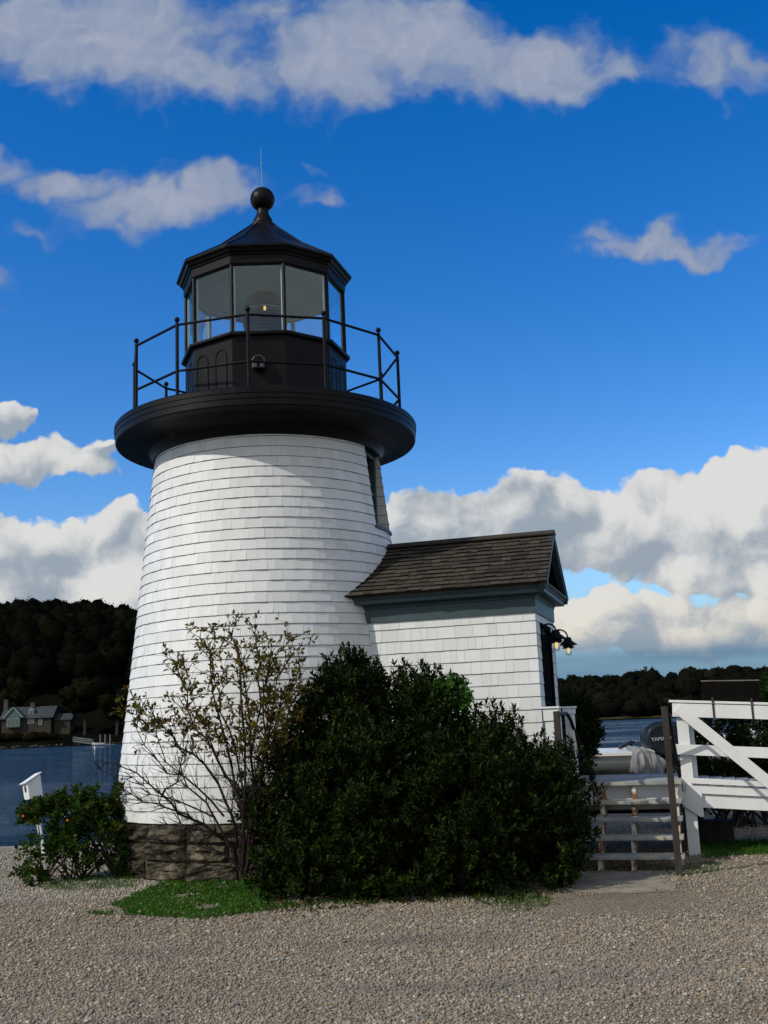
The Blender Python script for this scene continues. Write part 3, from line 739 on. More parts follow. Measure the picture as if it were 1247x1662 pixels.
# ------------------------------------------------------------------ stairs, landing and hand rails
UL, UR, DZ = 3.86, 4.96, .845
ST = thing('entry_stairs', 'weathered grey wooden steps with white stringers leading up to the door landing', 'stairs', tuple(L(4.4, .8, 0)))
for i in range(4):
    z = .165*(i+1)-.005; n = 1.24-.235*i
    tr = MB(); tr.box(L((UL+UR)/2, n-.135, z-.02), (UR-UL, .27, .04), AUZ); tr.build('tread', 'tread', ST, bevel=.008)
for u_ in (4.10, 4.44, 4.90):
    s_b = MB()
    pts = [(1.20, .01)]
    for i in range(4):
        pts.append((1.20-.235*i, .165*(i+1)-.047)); pts.append((1.20-.235*(i+1), .165*(i+1)-.047))
    pts.append((1.20-.235*4, DZ-.05)); pts.append((.16, DZ-.05)); pts.append((.16, .52)); pts.append((1.0, .01))
    s_b.prism([L(u_-.022, a, z) for a, z in pts], U*.045)
    s_b.build('stringer', 'rusty', ST)
dk = MB()
for i in range(11):
    n0 = .30-.145*i; dk.box(L((UL+UR)/2-.12, n0-.07, DZ-.02), (UR-UL+.26, .139, .04), AUZ)
dk.build('landing', 'tread', ST, bevel=.006)
fa = MB(); fa.box(L((UL+UR)/2-.1, .135, DZ-.13), (UR-UL+.2, .035, .17), AUZ); fa.box(L((UL+UR)/2-.1, -.2, .55), (UR-UL+.2, .03, .09), AUZ); fa.build('fascia', 'white', ST)
for a, n_ in ((3.7, .08), (4.9, .02), (3.7, -1.2), (4.9, -1.2)):
    lgs = MB(); lgs.box(L(a, n_-.05, .395), (.09, .09, .79), AUZ); lgs.build('support_post', 'greywood', ST)
lgs = MB(); lgs.box(L(4.35, -1.15, .45), (1.2, .04, .14), AUZ); lgs.build('cross_beam', 'greywood', ST)
def handrail(u_, ub, label, base_z):
    t = thing('hand_rail', label, 'hand rail', tuple(L(u_, 1.5, 0)), 'hand rails of the entry stairs')
    a = MB(); a.beam(L(u_, 1.5, base_z), L(u_, 1.5, 1.655), .066, .045, up=N); a.build('post', 'greywood', t, bevel=.006)
    b_ = MB(); b_.tube([L(u_, 1.47, 1.60), L(u_-.02, 1.0, 1.625), L(u_-.03, .42, 1.63), L(u_-.02, .34, 1.60), L(u_+.0, .30, 1.55), L(ub, -.2, .86)], .020, 8); b_.build('rail', 'iron', t, smooth=True)
    return t
handrail(4.9, 4.94, 'dark stair hand rail on a wooden post beside the white ramp', .005)
handrail(3.80, 3.94, 'dark stair hand rail on a wooden post beside the entry door', .005)
# white half-wall posts at the house corner
WPn = thing('railing_box', 'white boxed wooden railing post with a flat cap beside the entry door', 'railing', tuple(L(3.68, .7, .5)))
wb = MB(); wb.box(L(3.655, .71, 1.25), (.17, .10, .87), AUZ); wb.build('post', 'white', WPn, bevel=.006)
wb = MB(); wb.box(L(3.64, .71, 1.62), (.17, .13, .13), AUZ); wb.box(L(3.64, .71, 1.70), (.20, .16, .022), AUZ); wb.build('cap', 'white', WPn, bevel=.004)
WP2 = thing('railing_box', 'white slatted railing end with a flat cap left of the stairs landing', 'railing', tuple(L(3.83, .15, .5)))
wb = MB(); wb.box(L(3.775, .16, 1.235), (.10, .16, .78), AUZ); wb.build('post', 'white', WP2, bevel=.006)
wb = MB(); wb.box(L(3.77, .16, 1.655), (.13, .2, .06), AUZ); wb.box(L(3.77, .16, 1.698), (.16, .23, .022), AUZ); wb.build('cap', 'white', WP2, bevel=.004)

# ------------------------------------------------------------------ white ramp
RA = thing('white_ramp', 'white painted wooden ramp with post, three rails and diagonal brace', 'ramp', tuple(L(5.0, -.11, 0)))
R0, R1 = 4.98, 9.2
def rs(u_, z): return z-.072*(u_-R0)
def rboard(mb, n_, u0, u1, zc, th, h, sl=1):
    mb.beam(L(u0, n_, rs(u0, zc)), L(u1, n_, rs(u1, zc)), th, h)
RN = -.11
rp_ = MB(); rp_.beam(L(5.03, RN-.03, .0), L(5.03, RN-.03, 1.68), .13, .09, up=N); rp_.beam(L(5.10, RN-.10, .62), L(5.10, RN-.10, 1.6), .09, .05, up=N); rp_.build('post', 'white', RA, bevel=.004)
rpb = MB(); rpb.prism([L(4.93, RN+.04, .70), L(5.17, RN+.04, .70), L(5.17, RN+.04, .42), L(5.13, RN+.04, .42), L(4.95, RN+.04, .55)], N*-.02); rpb.build('bracket_board', 'white', RA)
for k, u_ in enumerate((6.7, 8.4)):
    rq = MB(); rq.beam(L(u_, RN-.03, 0), L(u_, RN-.03, rs(u_, 1.66)), .11, .09, up=N); rq.build('post', 'white', RA, bevel=.004)
for zc, h in ((1.617, .155), (1.17, .118), (.826, .06)):
    rb_ = MB(); rboard(rb_, RN+.045, 4.93 if zc > 1 else 5.06, R1, zc, .035, h); rb_.build('rail', 'white', RA, bevel=.003)
rb_ = MB(); rboard(rb_, RN+.01, 4.9, R1, 1.715, .13, .028); rb_.build('cap_rail', 'white', RA, bevel=.004)
rb_ = MB(); rboard(rb_, RN+.02, 5.0, R1, .736, .03, .098); rboard(rb_, RN-.012, 5.0, R1, .607, .035, .15); rb_.build('stringer', 'white', RA, bevel=.003)
dg = MB()
P0, P1 = L(4.99, RN+.08, 1.64), L(6.20, RN+.08, .50)
dg.beam(P0, P1, .125, .028, up=N); dg.build('brace', 'white', RA, bevel=.003)
rd = MB()
for i in range(28):
    u_ = 5.04+.15*i
    if u_ > R1: break
    rd.beam(L(u_, RN-.05, rs(u_, .80)), L(u_, RN-1.25, rs(u_, .80)), .143, .03)
rd.build('ramp_deck', 'tread', RA)
rr_ = MB(); rboard(rr_, RN-1.26, 5.0, R1, .60, .035, .2)
for u_ in (5.1, 6.7, 8.4): rr_.box(L(u_, RN-1.2, .32), (.1, .1, .64), AUZ)
rr_.build('far_stringer', 'greywood', RA)

# sign board clamped to the top rail, seen from its back
SB = thing('sign_board', 'dark sign board on two brackets clamped over the top rail of the ramp', 'sign', tuple(at(1190, 1165, 12.55)))
M['signback'] = mat('dark_board', (.005, .0048, .0045), .9, .3, 5, .2, 50, spec=.03)
a_, b_ = at(1139, 1122, 12.68), at(1234, 1121, 12.42)
s1_ = MB(); s1_.beam(a_, b_, .22, .02, up=N); 
s1_.v = []; s1_.f = []; s1_.c = []
dirn = (b_-a_).normalized(); 
s1_.box((a_+b_)/2, ((b_-a_).length, .02, .225), (dirn, N, Zv)); s1_.build('board', 'signback', SB)
s2_ = MB(); s2_.box((a_+b_)/2+Zv*.118, ((b_-a_).length, .03, .012), (dirn, N, Zv)); s2_.build('top_edge', 'wood', SB)
for px in (1158, 1221):
    p = at(px, 1150, 12.62 if px < 1200 else 12.46); un = (p-A0).dot(U)
    s3_ = MB(); s3_.box(L(un, RN+.068, rs(un, 1.625)), (.022, .006, .175), AUZ); s3_.box(L(un, RN+.078, rs(un, 1.74)), (.022, .018, .06), AUZ); s3_.build('bracket', 'greywood', SB)

# dark crate lying under the ramp
cr = MB(); c0 = at(1163, 1357, 13.7); c0.z = .13
cr.box(c0, (.42, .3, .25), AUZ); cr.box(c0+Zv*.135, (.46, .34, .02), AUZ)
tag(cr.build('storage_crate', 'greywood', loc=(c0.x, c0.y, 0), bevel=.01), 'dark low wooden crate standing on the gravel under the ramp', 'crate')

# ------------------------------------------------------------------ boats behind the landing
M['hull'] = mat('white_gelcoat', (.66, .64, .58), .25, .06, 2, spec=.5)
M['hullgrey'] = mat('pale_hull_side', (.42, .45, .44), .35, .1, 2, spec=.5)
M['tarp'] = mat('grey_tarp', (.20, .205, .20), .75, .25, 4, .5, 14, spec=.15)
M['cowl'] = mat('outboard_cowl', (.010, .015, .020), .38, .2, 3, spec=.22)
M['letter'] = mat('silver_lettering', (.30, .33, .35), .4, .05, 3)
def boat(org, ax, length, beam, z0, z1, label, name='motorboat'):
    """org: middle of the transom at hull height z0; ax: direction stern -> bow"""
    ax = Vector(ax).normalized(); sd = Vector((-ax.y, ax.x, 0))
    t = thing(name, label, 'boat', (org[0], org[1], z0))
    O = Vector((org[0], org[1], 0))
    n = 14; hull = MB(); vs, fs = [], []; dv = []
    for i in range(n+1):
        s = i/n; w = beam/2*(1-max(0, (s-.45)/.55)**2.2)*(1 if i < n else .02)+.01
        sheer = z1+.16*s*s; keel = z0+.22*max(0, (s-.6)/.4)**2
        for yy_, zz_ in ((-w, sheer), (-w*.93, z0*.45+sheer*.55), (-w*.78, keel+.16), (0, keel), (w*.78, keel+.16), (w*.93, z0*.45+sheer*.55), (w, sheer)):
            vs.append(O+ax*(s*length)+sd*yy_+Zv*zz_)
        dv.append((w, sheer, s))
    for i in range(n):
        for k in range(6): fs.append((i*7+k, i*7+k+1, (i+1)*7+k+1, (i+1)*7+k))
    fs.append(tuple(range(7)))
    hull.add(vs, fs); ho = hull.build('hull', 'hullgrey', t, smooth=True, autosmooth=40)
    dk_ = MB(); vs, fs = [], []
    for w, sh, s in dv:
        for yy_, zz_ in ((-w-.025, sh-.03), (-w-.025, sh+.02), (-w+.07, sh+.035), (0, sh+.075), (w-.07, sh+.035), (w+.025, sh+.02), (w+.025, sh-.03)): vs.append(O+ax*(s*length-.01)+sd*yy_+Zv*zz_)
    for i in range(n):
        for k in range(6): fs.append((i*7+k, i*7+k+1, (i+1)*7+k+1, (i+1)*7+k))
    fs.append(tuple(range(7)))
    dk_.add(vs, fs); dk_.build('deck', 'hull', t, smooth=True, autosmooth=40)
    return t, O, ax, sd
BY = 20.5
tp = at(1056, 1216, BY)
B1, BO, bax, bsd = boat((tp.x-.05, BY+.2), (-1, .10, 0), 4.6, 2.3, .42, .90, 'white open motorboat on its trailer behind the stairs landing, outboard at its stern')
# cleat and hand hold
ck = MB(); p = at(1017, 1211, BY-.2); ck.beam(p+Vector((-.14, -.05, -.02)), p+Vector((.12, .15, .07)), .08, .06); ck.build('hand_hold', 'flood', B1, bevel=.012)
ck = MB(); p = at(1024, 1205, BY); ck.box(p, (.14, .04, .04)); ck.box(p-Zv*.05, (.04, .04, .08)); ck.build('cleat', 'iron', B1, bevel=.005)
# outboard motor: cowl, leg, lettering
MS = 1.30
mp = at(1078, 1203, BY-.2)
mo = MB()
prof = [(-.30, -.05), (-.31, .08), (-.27, .20), (-.14, .275), (.05, .285), (.24, .25), (.30, .12), (.29, -.08), (.20, -.21), (-.12, -.22)]
wd = [.14, .20, .20, .14]
offs = [-.20, -.12, .12, .20]; scl = [.86, 1, 1, .86]
vs, fs = [], []
for o_, s_q in zip(offs, scl):
    for a, z in prof: vs.append(mp+Vector((a*s_q, o_, z*s_q))*MS)
m_n = len(prof)
for i in range(3):
    for k in range(m_n): fs.append((i*m_n+k, i*m_n+(k+1) % m_n, (i+1)*m_n+(k+1) % m_n, (i+1)*m_n+k))
fs += [tuple(range(m_n-1, -1, -1)), tuple(3*m_n+k for k in range(m_n))]
mo.add(vs, fs); moo = mo.build('outboard_motor', 'cowl', B1, bevel=.03, smooth=True, autosmooth=45)
lg = MB(); lg.prism([mp+Vector((-.24, -.08, -.26)), mp+Vector((.2, -.08, -.26)), mp+Vector((.1, -.08, -.72)), mp+Vector((.02, -.08, -.80)), mp+Vector((-.10, -.08, -.78)), mp+Vector((-.08, -.08, -.5))], (0, .16, 0)); lg.build('motor_leg', 'cowl', moo, bevel=.02)
tx = bpy.data.curves.new('lettering', 'FONT'); tx.body = 'YAMAHA'; tx.size = .088; tx.align_x = 'CENTER'; tx.align_y = 'CENTER'; tx.extrude = .004; tx.space_character = 1.1; tx.offset = .0022
txo = bpy.data.objects.new('tmp', tx); COL.objects.link(txo); bpy.context.view_layer.update()
tme = bpy.data.meshes.new_from_object(txo.evaluated_get(bpy.context.evaluated_depsgraph_get())); bpy.data.objects.remove(txo)
tp_ = mp+Vector((-.10, -.268, .05))
for v in tme.vertices: v.co = Vector((v.co.x, -v.co.z, v.co.y+v.co.x*.03))+tp_-Vector(moo['_o'])
link('lettering', tme, 'letter', moo)
# tarp over a dinghy end beside the boat
TA = MB(); vs, fs = [], []
nx, nz = 34, 12
c_t = at(1058, 1262, BY-1.25)
for j in range(nz+1):
    t_ = j/nz                                  # 0 at the hanging hem, 1 at the far side over the boat
    for i in range(nx+1):
        s = i/nx
        top = .50*(min(1, (s+.02)/.10) if s < .1 else 1-.55*max(0, (s-.42)/.58)**1.2)
        over = min(1, t_/.62); z = top*over-.05*(1-over)*(1+math.sin(s*17))
        fold = (.055*math.sin(s*19+1.2*t_)+.03*math.sin(s*37+2+2*t_)+.02*math.sin(s*71))*(1-over*.75)
        back = max(0, (t_-.55)/.45)
        vs.append(c_t+Vector((-.28+s*(.62+.12*(1-over)), -.16*(1-over)+back*.75+fold, z+back*.03*math.sin(s*9)+.015*math.sin(s*29+t_*5))))
for j in range(nz):
    for i in range(nx): a = j*(nx+1)+i; fs.append((a, a+1, a+nx+2, a+nx+1))
TA.add(vs, fs)
tao = TA.build('grey_tarp', 'tarp', loc=tuple(c_t), smooth=True); so = tao.modifiers.new('thick', 'SOLIDIFY'); so.thickness = .008
tag(tao, 'crumpled grey tarp draped over the boat stern behind the stairs landing', 'tarp')
# trailer
TR = thing('boat_trailer', 'dark boat trailer carrying the white motorboat behind the stairs', 'trailer', (BO.x, BO.y, 0))
tb = MB()
for yy_ in (BY-.75, BY+.55): tb.beam((BO.x+.35, yy_, .44), (BO.x-4.6, yy_+.55, .42), .09, .10)
for xx_ in (.2, -1.5, -3.2): tb.beam((BO.x+xx_, BY-.8-xx_*.12, .38), (BO.x+xx_, BY+.65-xx_*.12, .38), .07, .07)
tb.build('frame', 'greywood', TR)
for yy_ in (BY-.85, BY+.75):
    wh = MB(); wh.lathe((0, 0, 0), [(.12, -.07), (.24, -.08), (.28, -.05), (.28, .05), (.24, .08), (.12, .07)], 24)
    wh.v = [(BO.x-1.0+v[0], yy_+.15+v[2], .28+v[1]) for v in wh.v]; wo_ = wh.build('wheel', 'iron', TR, smooth=True, autosmooth=40)
    ri = MB(); ri.lathe((0, 0, 0), [(.001, -.05), (.12, -.06), (.12, .06), (.001, .05)], 16)
    ri.v = [(BO.x-1.0+v[0], yy_+.15+v[2], .28+v[1]) for v in ri.v]; ri.build('rim', 'hullgrey', wo_)
for yy_ in (BY-.75, BY+.5):
    sp_ = MB(); sp_.box((BO.x+.0, yy_, .30), (.08, .08, .6)); sp_.build('stand', 'greywood', TR)
# second boat beyond the ramp
q0 = at(1150, 1200, 22.0)
B2, O2, ax2, sd2 = boat((q0.x+3.5, 22.4), (-1, .05, 0), 3.8, 1.6, .40, .95, 'white boat with thin bow rail half hidden behind the ramp rails')
cb = MB(); cb.prism([O2+ax2*.9+sd2*.45+Zv*1.05, O2+ax2*2.5+sd2*.45+Zv*1.07, O2+ax2*2.1+sd2*.45+Zv*1.42, O2+ax2*1.0+sd2*.45+Zv*1.44], sd2*-.9); cb.build('cabin', 'hull', B2, bevel=.04)
br = MB()
for i in range(5):
    s = 2.3+.3*i; br.tube([O2+ax2*s+sd2*.4*(1-i/6)+Zv*1.1, O2+ax2*s+sd2*.4*(1-i/6)+Zv*1.4], .012, 6)
br.tube([O2+ax2*(2.3+.3*i)+sd2*.4*(1-i/6)+Zv*1.4 for i in range(5)], .012, 6); br.build('bow_rail', 'flood', B2)
for s in (.6, 2.6):
    st_ = MB(); st_.box(O2+ax2*s+Zv*.2, (.3, 1.1, .40)); st_.build('keel_block', 'greywood', B2)

# ------------------------------------------------------------------ foliage helpers
def nrm(v): return v/np.maximum(np.linalg.norm(v, axis=-1, keepdims=True), 1e-9)
def leaf_quads(P, D, Nn, ln, wd, fold=.25):
    """kite leaves: base P, direction D, normal Nn, length, width -> verts, tris"""
    D = nrm(D); S = nrm(np.cross(D, Nn)); Nn = np.cross(S, D); ln = ln[:, None]; wd = wd[:, None]
    mid = P+D*ln*.55
    V = np.stack([P, mid+S*wd*.5+Nn*wd*fold, P+D*ln, mid-S*wd*.5+Nn*wd*fold], 1)
    n = len(P); b_ = np.arange(n)[:, None]*4
    Fc = np.concatenate([b_+[0, 1, 2], b_+[0, 2, 3]])
    return V.reshape(-1, 3), Fc
def leaf_col(n, per=4, r=None):
    c = rng.random((n, 3));
    if r is not None: c[:, 0] = r
    return np.repeat(c, per, 0)
def vnoise(P, s, seed=0.0): return np.array([mnoise.noise(Vector((p[0]*s+seed, p[1]*s-seed, p[2]*s+seed*.5))) for p in P])
def blob_points(blobs, n, shell=.45):
    """points in a union of ellipsoids, mostly near the outside, with outward directions"""
    B = np.array(blobs, float); wts = (B[:, 3]*B[:, 4]+B[:, 4]*B[:, 5]+B[:, 3]*B[:, 5]); wts /= wts.sum()
    i = rng.choice(len(B), n, p=wts); d = nrm(rng.normal(size=(n, 3)))
    rad = 1-shell*rng.random(n)**1.7
    P = B[i, :3]+d*B[i, 3:]*rad[:, None]; O = nrm(d/B[i, 3:])
    ok = np.ones(n, bool)
    for k, bb in enumerate(B):
        dd = np.sum(((P-bb[:3])/bb[3:])**2, 1); ok &= ~((dd < .45) & (i != k))
    return P[ok], O[ok]
def rosettes(P, O, per, ln, wd, up=.6, spread=(.35, 1.2), stem=.07):
    n = len(P); A = nrm(O*.7+np.array([0, 0, up])+rng.normal(size=(n, 3))*.35)
    X = nrm(np.cross(A, rng.normal(size=(n, 3)))); Y = np.cross(A, X)
    Ps, Ds, Ns, R = [], [], [], []
    tone = rng.random(n)
    for k in range(per):
        t = k/per; th = k*2.4+rng.random(n)*.6
        rad = X*np.cos(th)[:, None]+Y*np.sin(th)[:, None]
        an = spread[1]+(spread[0]-spread[1])*t+rng.normal(size=n)*.12
        D = A*np.cos(an)[:, None]+rad*np.sin(an)[:, None]
        Ps.append(P+A*(stem*t)); Ds.append(D); Ns.append(A*np.sin(an)[:, None]-rad*np.cos(an)[:, None]); R.append(tone)
    Pq, Dq, Nq = np.concatenate(Ps), np.concatenate(Ds), np.concatenate(Ns); m = len(Pq)
    V, Fc = leaf_quads(Pq, Dq, Nq, ln*rng.uniform(.7, 1.25, m), wd*rng.uniform(.75, 1.2, m))
    c = rng.random((m, 3)); c[:, 0] = np.clip(np.concatenate(R)*.6+c[:, 0]*.4, 0, 1)
    return V, Fc, np.repeat(c, 4, 0), A

# ------------------------------------------------------------------ dark evergreen thicket
def pb(px, py, Y, rx, ry, rz): p = at(px, py, Y); return (p.x, p.y, p.z, rx, ry, rz)
BK = [pb(485, 1315, 11.6, .55, .75, .72), pb(560, 1210, 11.7, .52, .55, .75), pb(575, 1130, 11.8, .30, .32, .40), pb(600, 1310, 11.2, .75, .85, .85), pb(690, 1230, 11.5, .58, .6, .70), pb(690, 1150, 11.8, .36, .36, .35),
      pb(740, 1330, 11.0, .72, .80, .80), pb(785, 1245, 11.5, .38, .5, .50), pb(840, 1318, 11.2, .54, .65, .68), pb(895, 1305, 11.4, .36, .45, .54), pb(865, 1385, 11.0, .46, .5, .44), pb(525, 1420, 10.9, .62, .55, .40), pb(680, 1430, 10.7, .85, .42, .42), pb(820, 1420, 10.8, .7, .45, .45), pb(640, 1380, 11.0, .8, .7, .6)]
BK = [b_ for b_ in BK]
fx = at(650, 1460, 10.8)
EB = thing('evergreen_bush', 'large dense dark evergreen bush growing against the entry house wall', 'bush', (fx.x, 11.6, 0))
P0_, O0_ = blob_points(BK, 4600, .5)
gapn = vnoise(P0_, 2.6, 3.1); kp = gapn > -.42+rng.random(len(P0_))*.2; P0_, O0_ = P0_[kp], O0_[kp]
nb = rng.integers(3, 9, len(P0_)); ci = np.repeat(np.arange(len(P0_)), nb)
ax_ = nrm(O0_*.8+np.array([0, 0, .55])+rng.normal(size=O0_.shape)*.3)
P = P0_[ci]+ax_[ci]*rng.uniform(-.13, .10, len(ci))[:, None]+rng.normal(size=(len(ci), 3))*.045; O = nrm(ax_[ci]+rng.normal(size=(len(ci), 3))*.35)
ok = P[:, 2] > .03
house_n = (P-np.array(A0))@np.array(N); tr_ = np.hypot(P[:, 0]-A0.x, P[:, 1]-A0.y)
ok &= (house_n > HW+.06) & (tr_ > 1.98)
P, O = P[ok], O[ok]
# sprigs standing out of the top
SPR = []
for px, py in ((545, 1085), (563, 1068), (575, 1062), (590, 1078), (607, 1085), (622, 1095), (520, 1112), (505, 1120), (643, 1088), (655, 1082), (668, 1090), (700, 1098), (715, 1105), (690, 1110), (800, 1150), (815, 1158), (835, 1158), (828, 1172), (845, 1178), (905, 1198), (925, 1205), (880, 1195), (490, 1155), (478, 1162), (760, 1140), (775, 1150), (955, 1240), (965, 1290)):
    t = at(px, py, 11.75+random.uniform(-.12, .12)); SPR.append((t, t+Vector((random.uniform(-.08, .08), 0, -.28))))
sp_p, sp_o = [], []
for t, b0 in SPR:
    for k in range(7):
        s = k/6; p = t.lerp(b0, s)+Vector(rng.normal(size=3)*.035*(s+.2)); sp_p.append(p); sp_o.append(Vector((random.uniform(-.5, .5), random.uniform(-.7, .3), .8)))
P = np.concatenate([P, np.array(sp_p)]); O = np.concatenate([O, np.array(sp_o)])
V, Fc, c, A = rosettes(P, O, 9, .070, .028)
np_mesh('foliage', V, Fc, c, 'leaf', EB)
bs = MB()
for i in range(42):
    b0 = Vector((fx.x+random.uniform(-1.4, 1.5), 11.5+random.uniform(-.35, .45), 0)); j = rng.integers(len(P)); tip = Vector(P[j])-Vector(O[j])*.04
    md = b0.lerp(tip, .5)+Vector((0, 0, .15)); bs.tube([b0, md, tip], [.02, .012, .004], 5)
for t, b0 in SPR: bs.tube([t, b0, b0+Vector((0, 0, -.3))], [.003, .005, .007], 5)
bs.build('stems', 'bark', EB)
# bright vine sprawling on top of it
VN = [pb(735, 1118, 11.55, .17, .16, .09), pb(720, 1132, 11.5, .12, .12, .10), pb(752, 1140, 11.45, .08, .08, .10)]
P, O = blob_points(VN, 200, .7)
V, Fc, c, A = rosettes(P, O, 5, .06, .04, spread=(.6, 1.5))
vp = at(738, 1130, 11.55)
vn = thing('climbing_vine', 'bright green climbing vine sprawling over the top of the dark bush', 'vine', (vp.x, vp.y, vp.z))
np_mesh('foliage', V, Fc, c, 'vine', vn)
vs_ = MB()
for i in range(8): j = rng.integers(len(P)); vs_.tube([Vector((vp.x, vp.y, vp.z-.3)), Vector((vp.x, vp.y, vp.z-.1)), Vector(P[j])], .004, 4)
vs_.build('stems', 'bark', vn)

# ------------------------------------------------------------------ branching shrub with olive leaves
AS = thing('deciduous_shrub', 'half bare branching shrub with olive and reddish leaves at its tips, before the tower', 'shrub', tuple(at(385, 1412, 11.3)))
br_ = MB(); LP, LD = [], []
def grow(p, d, ln, r, depth, leafy):
    segs = max(3, int(ln/.07)); pts = [p.copy()]; rad = [r]; dd = d.copy()
    for i in range(segs):
        dd = (dd+Vector(rng.normal(size=3))*.13+Vector((0, 0, .05))).normalized()
        p = p+dd*(ln/segs); pts.append(p.copy()); rad.append(max(.0016, r*(1-.75*(i+1)/segs)))
        if depth > 0 and i > 0 and random.random() < (.75 if depth > 1 else .6):
            side = (dd.cross(Vector(rng.normal(size=3)))).normalized()
            nd = (dd*.75+side*.75+Vector((0, -.0, .15))).normalized()
            grow(p, nd, ln*random.uniform(.35, .6), max(.0022, rad[-1]*.6), depth-1, leafy)
        if leafy(p) and depth <= 1:
            for k in range(2): LP.append(p+Vector(rng.normal(size=3))*.01); LD.append((dd*.5+Vector(rng.normal(size=3))*.7+Vector((0, 0, .25))).normalized())
    br_.tube(pts, rad, 5 if r > .006 else 4, cap=False)
    if leafy(p) or leafy(p):
        for k in range(4): LP.append(p+Vector(rng.normal(size=3))*.012); LD.append((dd*.7+Vector(rng.normal(size=3))*.55).normalized())
LIMBS = [  # photo polylines of the main limbs with depth, radius, leafiness
 ([(388,1412,11.3),(372,1372,11.25),(332,1338,11.2),(292,1318,11.15),(262,1288,11.1),(222,1258,11.05),(178,1238,11.0)], .021, 0.0),
 ([(390,1412,11.3),(384,1350,11.3),(368,1300,11.3),(332,1240,11.3),(290,1210,11.3),(262,1180,11.3),(240,1142,11.3)], .019, .6),
 ([(392,1412,11.3),(396,1330,11.3),(388,1280,11.35),(350,1232,11.4),(318,1180,11.4),(300,1120,11.4),(285,1075,11.4)], .017, .7),
 ([(392,1412,11.3),(392,1320,11.25),(378,1250,11.2),(352,1160,11.2),(345,1090,11.25),(325,1035,11.25)], .018, .9),
 ([(395,1412,11.3),(400,1320,11.2),(398,1240,11.15),(392,1150,11.1),(388,1080,11.1),(376,1030,11.1)], .018, 1.0),
 ([(397,1412,11.35),(406,1310,11.3),(412,1230,11.3),(418,1140,11.3),(418,1070,11.3),(414,1030,11.3)], .018, 1.0),
 ([(399,1412,11.35),(420,1320,11.3),(430,1250,11.25),(440,1170,11.2),(452,1100,11.2),(478,1055,11.2)], .017, 1.0),
 ([(398,1412,11.3),(410,1300,11.2),(408,1220,11.15),(402,1150,11.1),(396,1090,11.1),(372,1022,11.1)], .015, 1.0),
 ([(400,1412,11.3),(425,1280,11.2),(428,1200,11.15),(430,1120,11.1),(440,1060,11.1),(470,1040,11.15)], .015, 1.0),
 ([(396,1300,11.2),(380,1220,11.1),(360,1150,11.1),(352,1100,11.1),(340,1050,11.15)], .012, 1.0),
 ([(402,1320,11.3),(430,1240,11.3),(446,1180,11.3),(462,1130,11.3),(488,1095,11.3)], .012, 1.0),
 ([(380,1280,11.2),(345,1215,11.15),(322,1160,11.1),(303,1090,11.1)], .011, .9),
 ([(372,1372,11.2),(330,1300,11.15),(300,1262,11.1),(255,1200,11.1),(222,1160,11.1)], .012, .3),
 ([(388,1412,11.3),(350,1385,11.25),(300,1368,11.2),(245,1362,11.15)], .010, .0),
 ([(388,1412,11.3),(340,1402,11.2),(280,1390,11.15),(222,1386,11.1)], .008, .05),
 ([(384,1390,11.3),(352,1350,11.2),(320,1345,11.15),(272,1338,11.1)], .008, .0),
 ([(330,1340,11.2),(270,1310,11.1),(235,1300,11.0),(205,1280,11.0),(165,1250,10.95)], .010, .0),
 ([(262,1288,11.1),(290,1270,11.15),(296,1222,11.2),(302,1150,11.2)], .010, .3),
 ([(350,1330,11.2),(300,1300,11.1),(250,1290,11.0),(215,1262,11.0)], .010, .0),
 ([(362,1320,11.3),(320,1275,11.4),(275,1252,11.5),(235,1205,11.5),(215,1160,11.5)], .012, .4),
 ([(405,1330,11.3),(440,1290,11.2),(455,1220,11.2),(470,1150,11.2),(490,1115,11.2)], .012, 1.0)]
for poly_, r0, lf in LIMBS:
    pts = [at(*p) for p in poly_]
    dense = []
    for i in range(len(pts)-1):
        for t in (0, .5): dense.append(pts[i].lerp(pts[i+1], t)+Vector(rng.normal(size=3))*.018)
    dense.append(pts[-1]); m = len(dense)
    br_.tube(dense, [max(.003, r0*(1-.8*i/(m-1))) for i in range(m)], 7)
    ztop = dense[-1].z
    thr = at(390, 1215, 11.3).z if lf > .5 else 9 if lf == 0 else at(390, 1170, 11.3).z
    lfy = (lambda p, thr=thr, lf=lf: p.z > thr-.1*random.random() and random.random() < .10+.23*lf)
    for i in range(2, m):
        t = i/(m-1)
        for rep in range(4):
            if random.random() < (.95 if lf < .75 else .72):
                d = (dense[i]-dense[i-1]).normalized(); side = d.cross(Vector(rng.normal(size=3))).normalized()
                grow(dense[i], (d*.7+side*.75+Vector((-.08, -.05, .12))).normalized(), random.uniform(.15, .38)*(1.1-.55*t), .006, 2 if t < .8 else 1, lfy)
    if lf > .5:
        for i in range(int(m*.62), m):
            dv_ = (dense[i]-dense[i-1])
            for k in range(9): LP.append(dense[i-1]+dv_*random.random()+Vector(rng.normal(size=3))*.006); LD.append((dv_.normalized()*.9+Vector(rng.normal(size=3))*.42).normalized())
br_.build('branches', 'barkred', AS)
LPn = np.array(LP); LDn = np.array(LD); m = len(LPn)
V, Fc = leaf_quads(LPn, LDn, rng.normal(size=(m, 3)), rng.uniform(.045, .082, m), rng.uniform(.018, .030, m))
c = rng.random((m, 3)); c[:, 1] = np.clip(c[:, 1]+np.where(LPn[:, 2] < 1.75, .12, -.03), 0, 1)
np_mesh('leaves', V, Fc, np.repeat(c, 4, 0), 'autumn', AS)

